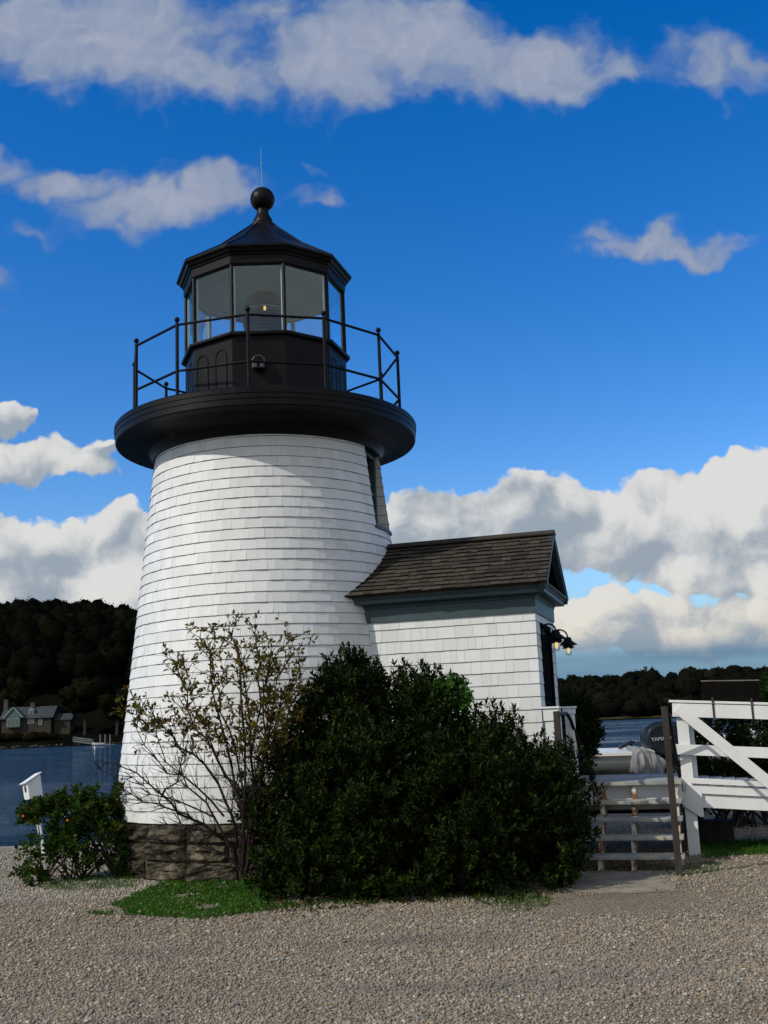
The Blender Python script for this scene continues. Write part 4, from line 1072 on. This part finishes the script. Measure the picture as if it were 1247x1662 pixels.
# ------------------------------------------------------------------ rose bush on the left
RB = thing('rose_bush', 'bright green rose bush with orange hips left of the tower base', 'bush', tuple(at(120, 1430, 12.8)))
RBK = [pb(75, 1400, 12.7, .36, .35, .26), pb(95, 1335, 12.9, .34, .34, .24), pb(70, 1320, 12.9, .26, .26, .10), pb(130, 1310, 12.9, .32, .3, .18), pb(180, 1340, 13.0, .34, .32, .30), pb(185, 1298, 13.05, .20, .2, .14), pb(140, 1375, 12.8, .42, .36, .22), pb(205, 1390, 12.9, .22, .25, .18), pb(50, 1412, 12.6, .22, .25, .14), pb(235, 1350, 12.9, .18, .18, .12)]
P, O = blob_points(RBK, 2900, .75)
gp = vnoise(P, 4.3, 7.7); lowthin = np.where(P[:, 2] < .5, rng.random(len(P)) < .42, True)
ok = (P[:, 2] > .04) & (gp > -.02) & lowthin
P, O = P[ok], O[ok]
V, Fc, c, A = rosettes(P, O, 8, .062, .042, up=.35, spread=(.5, 1.5), stem=.09)
np_mesh('foliage', V, Fc, c, 'rose', RB)
rs_ = MB()
for i in range(46):
    bx = at(random.choice((118, 128, 140, 190, 200, 210, 75))+random.uniform(-9, 9), 1425, 12.85); bx.z = 0; j = rng.integers(len(P)); tip = Vector(P[j])
    if abs(tip.x-bx.x) > .8: continue
    md = bx.lerp(tip, .55)+Vector((0, 0, .12)); rs_.tube([bx, md, tip], [.011, .008, .003], 5)
rs_.build('stems', 'bark', RB)
M['hip'] = mat('orange_rose_hip', (.45, .10, .015), .35, .2, 10)
hp = [at(38, 1325, 12.6), at(110, 1332, 12.5)]
for p in hp:
    h = MB(); h.lathe(tuple(p), [(.001, -.016), (.013, -.008), (.017, .002), (.010, .014), (.003, .018)], 8); h.build('rose_hip', 'hip', RB, smooth=True)

# ------------------------------------------------------------------ white nest box on a post
NB = thing('nest_box', 'white wooden nest box on a post at the water edge, tilting left', 'nest box', tuple(at(68, 1375, 15.6)))
tb_, bb_ = at(52, 1262, 15.6), at(58, 1298, 15.6)
zax = Vector((-.16, .02, .98)).normalized(); xax = Vector((.74, .66, .10)); xax = (xax-zax*xax.dot(zax)).normalized(); yax = zax.cross(xax)
cbx = at(53, 1280, 15.6)
bx = MB(); h2 = .135
bx.add([cbx+xax*a*.10+yax*b_*.09+zax*c for a, b_, c in ((-1,-1,-h2),(1,-1,-h2),(1,1,-h2),(-1,1,-h2),(-1,-1,h2-.05),(1,-1,h2+.04),(1,1,h2+.04),(-1,1,h2-.05))], [(3,2,1,0),(4,5,6,7),(0,1,5,4),(1,2,6,5),(2,3,7,6),(3,0,4,7)])
bxo = bx.build('box', 'white', NB, bevel=.003)
rb2 = MB(); s_ax = (xax*.2+zax*.09).normalized(); rb2.box(cbx+zax*(h2+.008)-xax*.01, (.27, .22, .016), (s_ax, yax, s_ax.cross(yax))); rb2.build('roof', 'white', NB, bevel=.003)
eh = MB(); eh.lathe((0, 0, 0), [(.001, 0), (.03, 0), (.03, .004), (.001, .004)], 14); 
eh.v = [tuple(cbx-xax*(.1005+v[2])+yax*v[0]*1.0+zax*(.01+v[1]*1.6)) for v in eh.v]; eh.build('entrance_hole', 'dark', NB)
pp = MB(); pp.beam(Vector((cbx.x+.15, cbx.y+.11, -.02)), cbx+xax*.05+yax*.115+zax*.05, .05, .05, up=(1, 0, 0)); pp.build('post', 'white', NB)

# ------------------------------------------------------------------ grass and weeds
def grass(n, poly_px, h, label, name, m='grass', zref=0.0, bend=.5, wd=.006, clump=None, rag=3):
    xy = []
    pts = []
    for p in poly_px:
        d = ray(*p); k = (zref-CAMZ)/d.z; pts.append((d.x*k, d.y*k))
    pts = np.array(pts); lo, hi = pts.min(0), pts.max(0)
    while len(xy) < n:
        c = rng.uniform(lo, hi, (n, 2)); ins = np.zeros(n, bool); j = len(pts)-1
        for i in range(len(pts)):
            a, b_ = pts[i], pts[j]
            cr_ = ((a[1] > c[:, 1]) != (b_[1] > c[:, 1])) & (c[:, 0] < (b_[0]-a[0])*(c[:, 1]-a[1])/(b_[1]-a[1]+1e-9)+a[0]); ins ^= cr_; j = i
        nz = np.array([mnoise.noise(Vector((p[0]*3.5, p[1]*3.5, 1.7))) for p in c]); ed = np.min(np.stack([np.abs(c[:, 0]-lo[0])/(hi[0]-lo[0]), np.abs(hi[0]-c[:, 0])/(hi[0]-lo[0])]), 0); ins &= nz > -.28+(clump or 0)+np.clip(.18-ed, 0, .18)*rag
        xy += list(c[ins])
    xy = np.array(xy[:n]); P = np.column_stack([xy, np.full(n, zref)])
    D = nrm(np.column_stack([rng.normal(size=(n, 2))*bend, np.ones(n)])); 
    V, Fc = leaf_quads(P, D, rng.normal(size=(n, 3)), h*rng.uniform(.4, 1.15, n), wd*rng.uniform(.7, 1.4, n))
    return tag(np_mesh(name, V, Fc, leaf_col(n), m, loc=(float(xy[:, 0].mean()), float(xy[:, 1].mean()), zref)), label, 'grass', kind='stuff')
grass(17000, [(140,1486),(180,1470),(235,1446),(290,1424),(350,1408),(430,1404),(500,1430),(480,1472),(400,1484),(330,1494),(240,1488)], .055, 'bright green grass patch at the foot of the half bare shrub', 'grass', bend=1.0, wd=.010, clump=-.12, rag=2.2)
grass(1500, [(440,1420),(560,1440),(700,1450),(880,1440),(890,1462),(830,1470),(640,1466),(520,1480),(430,1482)], .07, 'dark weeds along the front edge of the evergreen bush', 'grass', m='rose', wd=.016, bend=.9)
grass(520, [(775,1480),(800,1464),(890,1455),(905,1472),(830,1486)], .05, 'small yellow green grass tuft on gravel before the bush', 'grass', bend=.8)
grass(1300, [(40,1444),(90,1422),(220,1422),(240,1440),(120,1446)], .06, 'thin grass strip under the rose bush', 'grass', bend=.8)
grass(3800, [(1110,1398),(1135,1370),(1247,1368),(1300,1372),(1300,1384),(1180,1392)], .09, 'grass strip on gravel under the white ramp', 'grass', bend=.7)
grass(500, [(1060,1428),(1110,1404),(1180,1398),(1160,1420)], .05, 'sparse grass blades beside the dark stair post', 'grass', bend=.8)

# fallen leaves on the gravel
nl = 260; lx = np.concatenate([rng.normal(-1.0, 1.1, 150), rng.uniform(-3.6, 3.4, 110)]); ly = np.concatenate([rng.normal(10.1, .45, 150), rng.uniform(5.5, 12, 110)])
V, Fc = leaf_quads(np.column_stack([lx, ly, np.full(nl, .022)]), np.column_stack([rng.normal(size=(nl, 2)), rng.uniform(-.1, .25, nl)]), np.column_stack([rng.normal(size=(nl, 2))*.4, np.ones(nl)]), rng.uniform(.03, .06, nl), rng.uniform(.015, .028, nl))
M['dryleaf'] = leaf_mat('fallen_leaf', (.09, .055, .02), (.17, .12, .04), (.12, .05, .02), spec=.1)
tag(np_mesh('fallen_leaves', V, Fc, leaf_col(nl), 'dryleaf'), 'dry brown leaves scattered over the gravel', 'leaves', kind='stuff')

# ------------------------------------------------------------------ bushes behind the house and behind the ramp
def bush(name, label, blobs, n, m, ln=.07, wd=.026, thin=-.28, loc=None, up=.5):
    B = np.array(blobs); t = thing(name, label, 'bush', (float(B[:, 0].mean()), float(B[:, 1].mean()), 0.0))
    P, O = blob_points(blobs, n, .6); ok = (P[:, 2] > 0) & (vnoise(P, 3.0, 5.5) > thin); P, O = P[ok], O[ok]
    V, Fc, c, A = rosettes(P, O, 9, ln, wd, up=up); np_mesh('foliage', V, Fc, c, m, t)
    s = MB(); cx = B[:, :3].mean(0)
    for i in range(26):
        j = rng.integers(len(P)); b0 = Vector((cx[0]+random.uniform(-.3, .3)*np.ptp(B[:, 0]), cx[1]+random.uniform(-.2, .2), 0)); s.tube([b0, b0.lerp(Vector(P[j]), .5)+Vector((0, 0, .1)), Vector(P[j])], [.022, .014, .004], 5)
    s.build('stems', 'bark', t); return t
bush('evergreen_bush', 'dark evergreen bush behind the entry house door, right of the wall', [pb(925, 1180, 15.0, .35, .4, .42), pb(926, 1215, 14.9, .30, .4, .40), pb(955, 1190, 15.0, .16, .2, .12), pb(920, 1270, 14.8, .30, .4, .42)], 2400, 'leaf')
bush('evergreen_bush', 'dark leafy bush behind the white ramp rails', [pb(1180, 1190, 15.8, .55, .45, .30), pb(1235, 1200, 15.6, .45, .5, .40), pb(1145, 1235, 15.4, .30, .35, .28), pb(1215, 1240, 15.5, .40, .4, .32), pb(1290, 1200, 15.5, .5, .5, .5), pb(1180, 1270, 15.5, .6, .4, .3), pb(1120, 1290, 15.6, .4, .4, .4)], 3400, 'leaf', thin=-.20)
bush('young_tree', 'yellow green leafy bush top above the ramp at the right edge', [pb(1262, 1128, 16.5, .30, .3, .30), pb(1275, 1180, 16.5, .35, .3, .4)], 700, 'rose')
grass(2500, [(1100,1262),(1300,1258),(1300,1300),(1100,1300)], .55, 'dry brown marsh grass growing beyond the white ramp', 'marsh_grass', m='drygrass', wd=.012, bend=.25)

# ------------------------------------------------------------------ far shores
def hill(name, pts, m):
    """ridge strips: rows of (x, y, z)"""
    rows = len(pts); colsn = len(pts[0]); vs = [p for r_ in pts for p in r_]
    fs = [(i*colsn+j, i*colsn+j+1, (i+1)*colsn+j+1, (i+1)*colsn+j) for i in range(rows-1) for j in range(colsn-1)]
    h = MB(); h.add(vs, fs, col=(.5, .5, .5)); return struct(h.build(name, m, smooth=True))
LY = 306.0
def lh(x): return 37.0+2.2*math.sin(x*.035+1)+1.4*math.sin(x*.09)
LX = list(np.linspace(-360, 90, 46))
def ltaper(x): return 1-max(0, min(1, (x+40)/72))**1.3
def left_ground(x, y):
    t = (y-LY)/110
    if t < 0: return -1.6
    return -.9+1.6*min(1, t/.05)+1.8*min(1, max(0, t-.05)/.08)+lh(x)*ltaper(x)*max(0, min(1, (t-.17)/.75))**.9
hill('wooded_hill', [[(x, y, (left_ground(x, min(y, 420)) if y > LY and x < 36 else -1.7)) for x in LX] for y in (LY-4, LY+.5, LY+3, LY+7, LY+14, LY+24, LY+36, LY+52, LY+70, LY+88, LY+110, LY+160, LY+300)], 'hill')
RY = 470.0
def rh(x): return 15.2+.9*math.sin(x*.014+.4)+0.8*math.sin(x*.043+1)+2.0*max(0, min(1, (x-120)/45))
RX = list(np.linspace(-400, 700, 60))
def right_ground(x, y):
    t = (y-RY)/160
    if t < 0: return -1.6
    return -.9+1.0*min(1, t/.05)+rh(x)*max(0, min(1, (t-.12)/.8))**.85
hill('far_hill', [[(x, y, right_ground(x, y) if y > RY else -1.7) for x in RX] for y in (RY-4, RY+1, RY+8, RY+20, RY+40, RY+65, RY+90, RY+120, RY+160, RY+220, RY+400)], 'hill')
mg = MB()
for y0, y1, z in ((RY+1.5, RY+6, .35),): mg.add([(x, y, -.5 if y == y0 else z) for y in (y0, y1) for x in RX], [(j, j+1, len(RX)+j+1, len(RX)+j) for j in range(len(RX)-1)])
M['marsh'] = mat('marsh_edge', (.040, .034, .014), .95, .3, .2, spec=.03)
struct(mg.build('marsh_bank', 'marsh', smooth=True))
def sphere(nu, nv):
    V = [(0, 0, 1)]+[(math.sin(PI*i/nv)*math.cos(2*PI*j/nu), math.sin(PI*i/nv)*math.sin(2*PI*j/nu), math.cos(PI*i/nv)) for i in range(1, nv) for j in range(nu)]+[(0, 0, -1)]
    return np.array(V)
def core_faces(nu, nv):
    Fq = []
    for i in range(nv-2):
        for j in range(nu): a = 1+i*nu+j; b = 1+i*nu+(j+1) % nu; Fq.append((a, a+nu, b+nu, b))
    for j in range(nu): Fq.append((0, 1+j, 1+(j+1) % nu, 0))
    return np.array(Fq[:(nv-2)*nu])
def lumpf(d, idx): return 1+.14*np.sin(d[:, 0]*5+idx*1.7)*np.cos(d[:, 1]*4.3+idx)+.14*np.sin(d[:, 2]*7+idx*2.1)*np.cos(d[:, 0]*6.1+idx*.7)+.07*np.sin(d[:, 0]*13+idx)*np.sin(d[:, 2]*12+idx*3)*np.cos(d[:, 1]*11)
def crowns(C, Rr, per, fs, core=True):
    """lumpy crowns: a closed dark mass of foliage with leaf clump faces all over it"""
    n = len(C); idx = np.repeat(np.arange(n), per); d = nrm(rng.normal(size=(n*per, 3))); d[:, 2] = np.abs(d[:, 2])-.3; d = nrm(d)
    rad = (1.0-.16*rng.random(n*per)**2)*lumpf(d, idx)
    P = C[idx]+d*Rr[idx]*rad[:, None]
    nn = nrm(d+rng.normal(size=d.shape)*.55); t = nrm(np.cross(nn, rng.normal(size=d.shape))); b_ = np.cross(nn, t)
    s = fs*rng.uniform(.5, 1.3, n*per)[:, None]
    Q = np.stack([P-t*s, P+b_*s*.7, P+t*s, P-b_*s*.7], 1).reshape(-1, 3)
    Fc = (np.arange(n*per)[:, None]*4+[0, 1, 2, 3])
    tone = rng.random(n); t2 = rng.random(n)*.95
    cl = np.repeat(np.stack([np.clip(tone[idx]*.75+rng.random(n*per)*.3, 0, 1), t2[idx], rng.random(n*per)], 1), 4, 0)
    if core:
        nu, nv = 14, 9; S = sphere(nu, nv); CF = core_faces(nu, nv); m = len(S)
        ci = np.repeat(np.arange(n), m); dd = np.tile(S, (n, 1))
        CP = C[ci]+dd*Rr[ci]*(.93*lumpf(dd, ci))[:, None]
        Fc = np.concatenate([Fc, (CF[None]+np.arange(n)[:, None, None]*m).reshape(-1, 4)+len(Q)])
        cl = np.concatenate([cl, np.stack([tone[ci]*.6, t2[ci], tone[ci]], 1)]); Q = np.concatenate([Q, CP])
    return Q, Fc, cl
# left woods as one mass
C, Rr = [], []
for i in range(1000):
    x = rng.uniform(-270, 75) if i < 560 else rng.uniform(-200, 40); y = rng.uniform(LY+30, LY+112) if i < 560 else rng.uniform(LY+84, LY+114)
    if y < LY+42 and -130 < x < -92: continue
    if rng.random() > ltaper(x)*1.6 or x > 28: continue
    r_ = rng.uniform(3.6, 6.4); C.append((x, y, left_ground(x, y)+r_*.75+1.5)); Rr.append((r_, r_, r_*rng.uniform(.95, 1.25)))
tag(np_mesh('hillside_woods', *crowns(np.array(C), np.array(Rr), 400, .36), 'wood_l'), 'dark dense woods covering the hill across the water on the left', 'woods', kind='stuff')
C, Rr = [], []
for i in range(1300):
    x = rng.uniform(-300, 480); y = rng.uniform(RY+5, RY+158); r_ = rng.uniform(3.0, 5.2)
    if rng.random() < .03: r_ *= 1.15
    C.append((x, y, right_ground(x, y)+r_*.7+.5)); Rr.append((r_, r_, r_*rng.uniform(.8, 1.1)))
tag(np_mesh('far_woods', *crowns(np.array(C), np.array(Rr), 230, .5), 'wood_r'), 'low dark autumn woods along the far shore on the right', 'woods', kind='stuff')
# single trees on the left shore
def far_tree(x, y, z, h, r_, label, group):
    t = thing('shore_tree', label, 'tree', (x, y, z), group)
    tk = MB(); tk.tube([(x, y, z-.3), (x+.15, y, z+h*.35), (x+.1, y, z+h*.8)], [.5, .35, .1], 7)
    for k in range(5):
        a = k*1.3; tk.tube([(x+.1, y, z+h*(.35+.08*k)), (x+math.cos(a)*r_*.7, y+math.sin(a)*r_*.7, z+h*(.5+.08*k))], [.12, .03], 5)
    tk.build('trunk', 'bark', t)
    C = np.array([(x+rng.normal()*r_*.42, y+rng.normal()*r_*.35, z+h*rng.uniform(.38, .86)) for k in range(7)]); R_ = np.array([(r_*.55,)*3]*7)*rng.uniform(.75, 1.15, (7, 1))
    np_mesh('crown', *crowns(C, R_, 420, .32), 'tree', t); return t
for (px, py, y, h, r_, lb_t) in ((138, 1188, LY+12, 17, 6.8, 'broad olive tree right of the grey cottage across the water'), (8, 1190, LY+26, 15.5, 6.0, 'dark tree behind the left end of the grey cottage'), (190, 1195, LY+10, 13, 5.0, 'dark tree above the white gangway on the far bank')):
    p = at(px, py, y); far_tree(p.x, y, left_ground(p.x, y), h, r_, lb_t, 'single trees on the far left shore')
# cottage
M['cshingle'] = mat('brown_grey_cottage_wall', (.045, .038, .030), .9, .2, 2, spec=.05)
M['croof'] = mat('grey_cottage_roof', (.045, .053, .057), .85, .15, 1.5, spec=.05)
M['cgable'] = mat('pale_green_gable', (.08, .122, .115), .7, .1, 1, spec=.1)
M['cwhite'] = mat('cottage_white_trim', (.16, .195, .185), .6, .05, 1)
M['chim'] = mat('brick_chimney', (.05, .043, .038), .9, .2, 4)
M['cglass'] = mat('cottage_window_glass', (.03, .05, .06), .1, .2, 1, spec=.6)
CY = LY+12.0
g0 = at(38, 1186, CY); CX, CZ = g0.x, left_ground(g0.x, CY)-.1
S_ = CY/F                                   # metres per photo pixel there
def cx(px): return at(px, 1190, CY).x
HZ = CZ+.8
CT = thing('shore_cottage', 'grey roofed waterside cottage with pale gable and bay window on the far left shore', 'house', (CX, CY, CZ))
zf = at(40, 1180, CY).z
Ze = at(60, 1165, CY).z; Zr = at(60, 1146, CY).z
w_ = MB(); w_.box(((cx(2)+cx(82))/2, CY+4.0, (CZ-1+Ze)/2), (cx(82)-cx(2), 7.4, Ze-CZ+1)); wl = w_.build('wall', 'cshingle', CT)
r_ = MB(); r_.prism([(cx(-1), CY-.3, Ze-.05), (cx(-1), CY+8.3, Ze-.05), (cx(-1), CY+4.0, Zr)], (cx(86)-cx(-1), 0, 0)); ro_ = r_.build('roof', 'croof', CT)
for px, h in ((2, 2.4), (46, 1.2)):
    c = MB(); c.box((cx(px), CY+3.6, Zr-.2+h/2-.3), (1.2, .9, h+.6)); c.box((cx(px), CY+3.6, Zr-.2+h+.08), (1.35, 1.05, .18)); c.build('chimney', 'chim', ro_)
gb = MB(); za = at(23, 1148, CY-1).z; ze = at(10, 1165, CY-1).z
gb.prism([(cx(8), CY-.9, ze), (cx(38), CY-.9, ze), (cx(23), CY-.9, za-.1)], (0, 3.5, 0)); gb.box((cx(23), CY+.1, (ze+zf)/2-.0), (cx(34)-cx(12), 1.9, ze-zf)); gb.build('gable', 'cgable', CT)
gt = MB()
for s in (-1, 1): gt.beam((cx(23), CY-1.0, za), (cx(23)+s*(cx(39)-cx(23)), CY-1.0, ze-.1), .4, .34, up=(0, 0, 1))
gt.build('gable_trim', 'cwhite', CT)
def win(x0, x1, z0, z1, y, nb, par=CT):
    f = MB(); f.box(((x0+x1)/2, y, (z0+z1)/2), (x1-x0, .14, z1-z0)); fo = f.build('window', 'cwhite', par)
    ws = (x1-x0-.2)/nb
    for i in range(nb):
        g_ = MB(); xa = x0+.1+i*ws; g_.box((xa+ws/2-.04, y-.07, (z0+z1)/2), (ws-.2, .04, z1-z0-.4)); g_.build('pane', 'cglass', fo)
zb_ = at(23, 1179, CY-1).z; zt_ = at(23, 1166, CY-1).z
win(cx(12.5), cx(33), zb_, zt_, CY-.92, 3)
win(cx(44), cx(55), at(50, 1175, CY).z, at(50, 1167, CY).z, CY+.24, 3)
win(cx(62), cx(68), at(65, 1177, CY).z, at(65, 1167, CY).z, CY+.24, 1)
dm = MB(); dz0, dz1, dzt = at(48, 1161, CY).z, at(48, 1152, CY).z, at(48, 1147.5, CY).z
dm.prism([(cx(43.5), CY+1.1, dz0), (cx(52.5), CY+1.1, dz0), (cx(52.5), CY+1.1, dz1), (cx(48), CY+1.1, dzt), (cx(43.5), CY+1.1, dz1)], (0, 3.0, 0)); dmo = dm.build('dormer', 'cwhite', CT)
g_ = MB(); g_.box((cx(48), CY+1.06, (dz0+dz1)/2), (cx(51)-cx(45.5), .06, (dz1-dz0)*.75)); g_.build('pane', 'cglass', dmo)
# neighbour shed roof in the trees
ng = thing('shore_shed', 'low dark brown outbuilding under the trees right of the cottage', 'shed', (cx(100), CY+2, CZ))
w_ = MB(); w_.box((cx(98), CY+4, (CZ-1+Ze-.8)/2), (cx(112)-cx(86), 4.5, Ze-.8-CZ+1)); w_.build('wall', 'cshingle', ng)
r_ = MB(); r_.prism([(cx(84), CY+1.4, Ze-.85), (cx(84), CY+6.6, Ze-.85), (cx(84), CY+4, Ze+1.0)], (cx(114)-cx(84), 0, 0)); r_.build('roof', 'croof', ng)
# shrubs before the cottage as low crowns
for i, (px, lb_t) in enumerate(((2, 'dark shrub left of the bay window on the far bank'), (30, 'low shrub below the bay window on the far bank'), (58, 'low shrub below the dormer on the far bank'), (80, 'low shrub at the right corner of the cottage'))):
    x = cx(px); z = left_ground(x, LY+7)
    t = thing('shore_shrub', lb_t, 'shrub', (x, LY+7, z), 'shrubs on the bank before the cottage')
    C = np.array([(x+rng.normal()*1.6, LY+7+rng.normal()*.5, z+.6+rng.random()*.9) for k in range(6)]); R_ = np.array([(1.7, 1.2, 1.1)]*6)
    np_mesh('foliage', *crowns(C, R_, 260, .16), 'tree', t)
# bank rocks
kk = 520; xx = rng.uniform(-135, -65, kk); yy = LY+1.2+rng.uniform(-.6, 2.2, kk)
V, Fc, c = stones(np.column_stack([xx, yy]), rng.uniform(.15, .55, kk), -.7); 
tag(np_mesh('bank_rocks', V, Fc, c, 'stone'), 'row of grey rocks along the far left bank', 'rocks', kind='stuff')
# gangway and float
GW = thing('dock_gangway', 'white railed gangway leading from the far left bank to a small float', 'gangway', tuple(at(140, 1206, LY-2)))
y_ = LY-2.0
p0, p1 = at(120, 1203, y_), at(150, 1207, y_)
d_ = MB(); d_.beam(p0, p1, 1.6, .22); d_.build('walkway', 'cwhite', GW)
rl_ = MB(); hh_ = Zv*1.1
for yy_ in (-.75, .75):
    o = Vector((0, yy_, 0)); rl_.beam(p0+o+hh_, p1+o+hh_, .12, .12); rl_.beam(p0+o+hh_*.5, p1+o+hh_*.5, .09, .09)
    for i in range(7): q_ = p0.lerp(p1, i/6)+o; rl_.beam(q_, q_+hh_, .1, .1, up=(1, 0, 0))
rl_.build('railing', 'cwhite', GW)
f_ = MB(); a_, b_ = at(152, 1208, y_), at(188, 1209, y_); f_.beam(a_, b_, 2.6, .4); f_.build('float', 'wood', GW)
for i, px in enumerate((163, 171, 179)):
    p = at(px, 1208, LY-.5); pm = MB(); pm.tube([(p.x, p.y, -3), (p.x, p.y, at(px, 1192, LY-.5).z)], .2, 8)
    tag(pm.build('dock_pile', 'wood', loc=(p.x, p.y, WZ)), ('wooden dock pile nearest the gangway on the far shore', 'middle wooden dock pile by the far float', 'wooden dock pile farthest right by the far float')[i], 'pile', 'piles beside the far float')
pb_ = at(161, 1211.5, LY-10)
wb_ = boat((pb_.x+1.6, LY-10), (-1, .1, 0), 3.6, 1.4, WZ-.05, WZ+.55, 'small white dinghy moored beside the float on the far shore', 'dinghy')
# buoy
by = at(154, 1218, 200); bm_ = MB(); bm_.lathe((by.x, by.y, WZ), [(.001, -.1), (.12, -.05), (.14, .25), (.07, .7), (.001, .75)], 12)
tag(bm_.build('mooring_buoy', 'white', loc=(by.x, by.y, WZ), smooth=True), 'tiny white mooring buoy floating before the far gangway', 'buoy')
# chimney stack on the right skyline
cs = at(1048, 1087, RY+155); sk = MB(); sk.lathe((cs.x, cs.y, 0), [(1.3, 5), (.9, cs.z+1.0), (1.15, cs.z+1.0), (1.15, cs.z+1.8), (.001, cs.z+1.8)], 12)
tag(sk.build('smoke_stack', 'chim', loc=(cs.x, cs.y, 5)), 'small dark stack rising above the trees on the right skyline', 'stack')

for o in SC.objects:
    if '_o' in o: del o['_o']
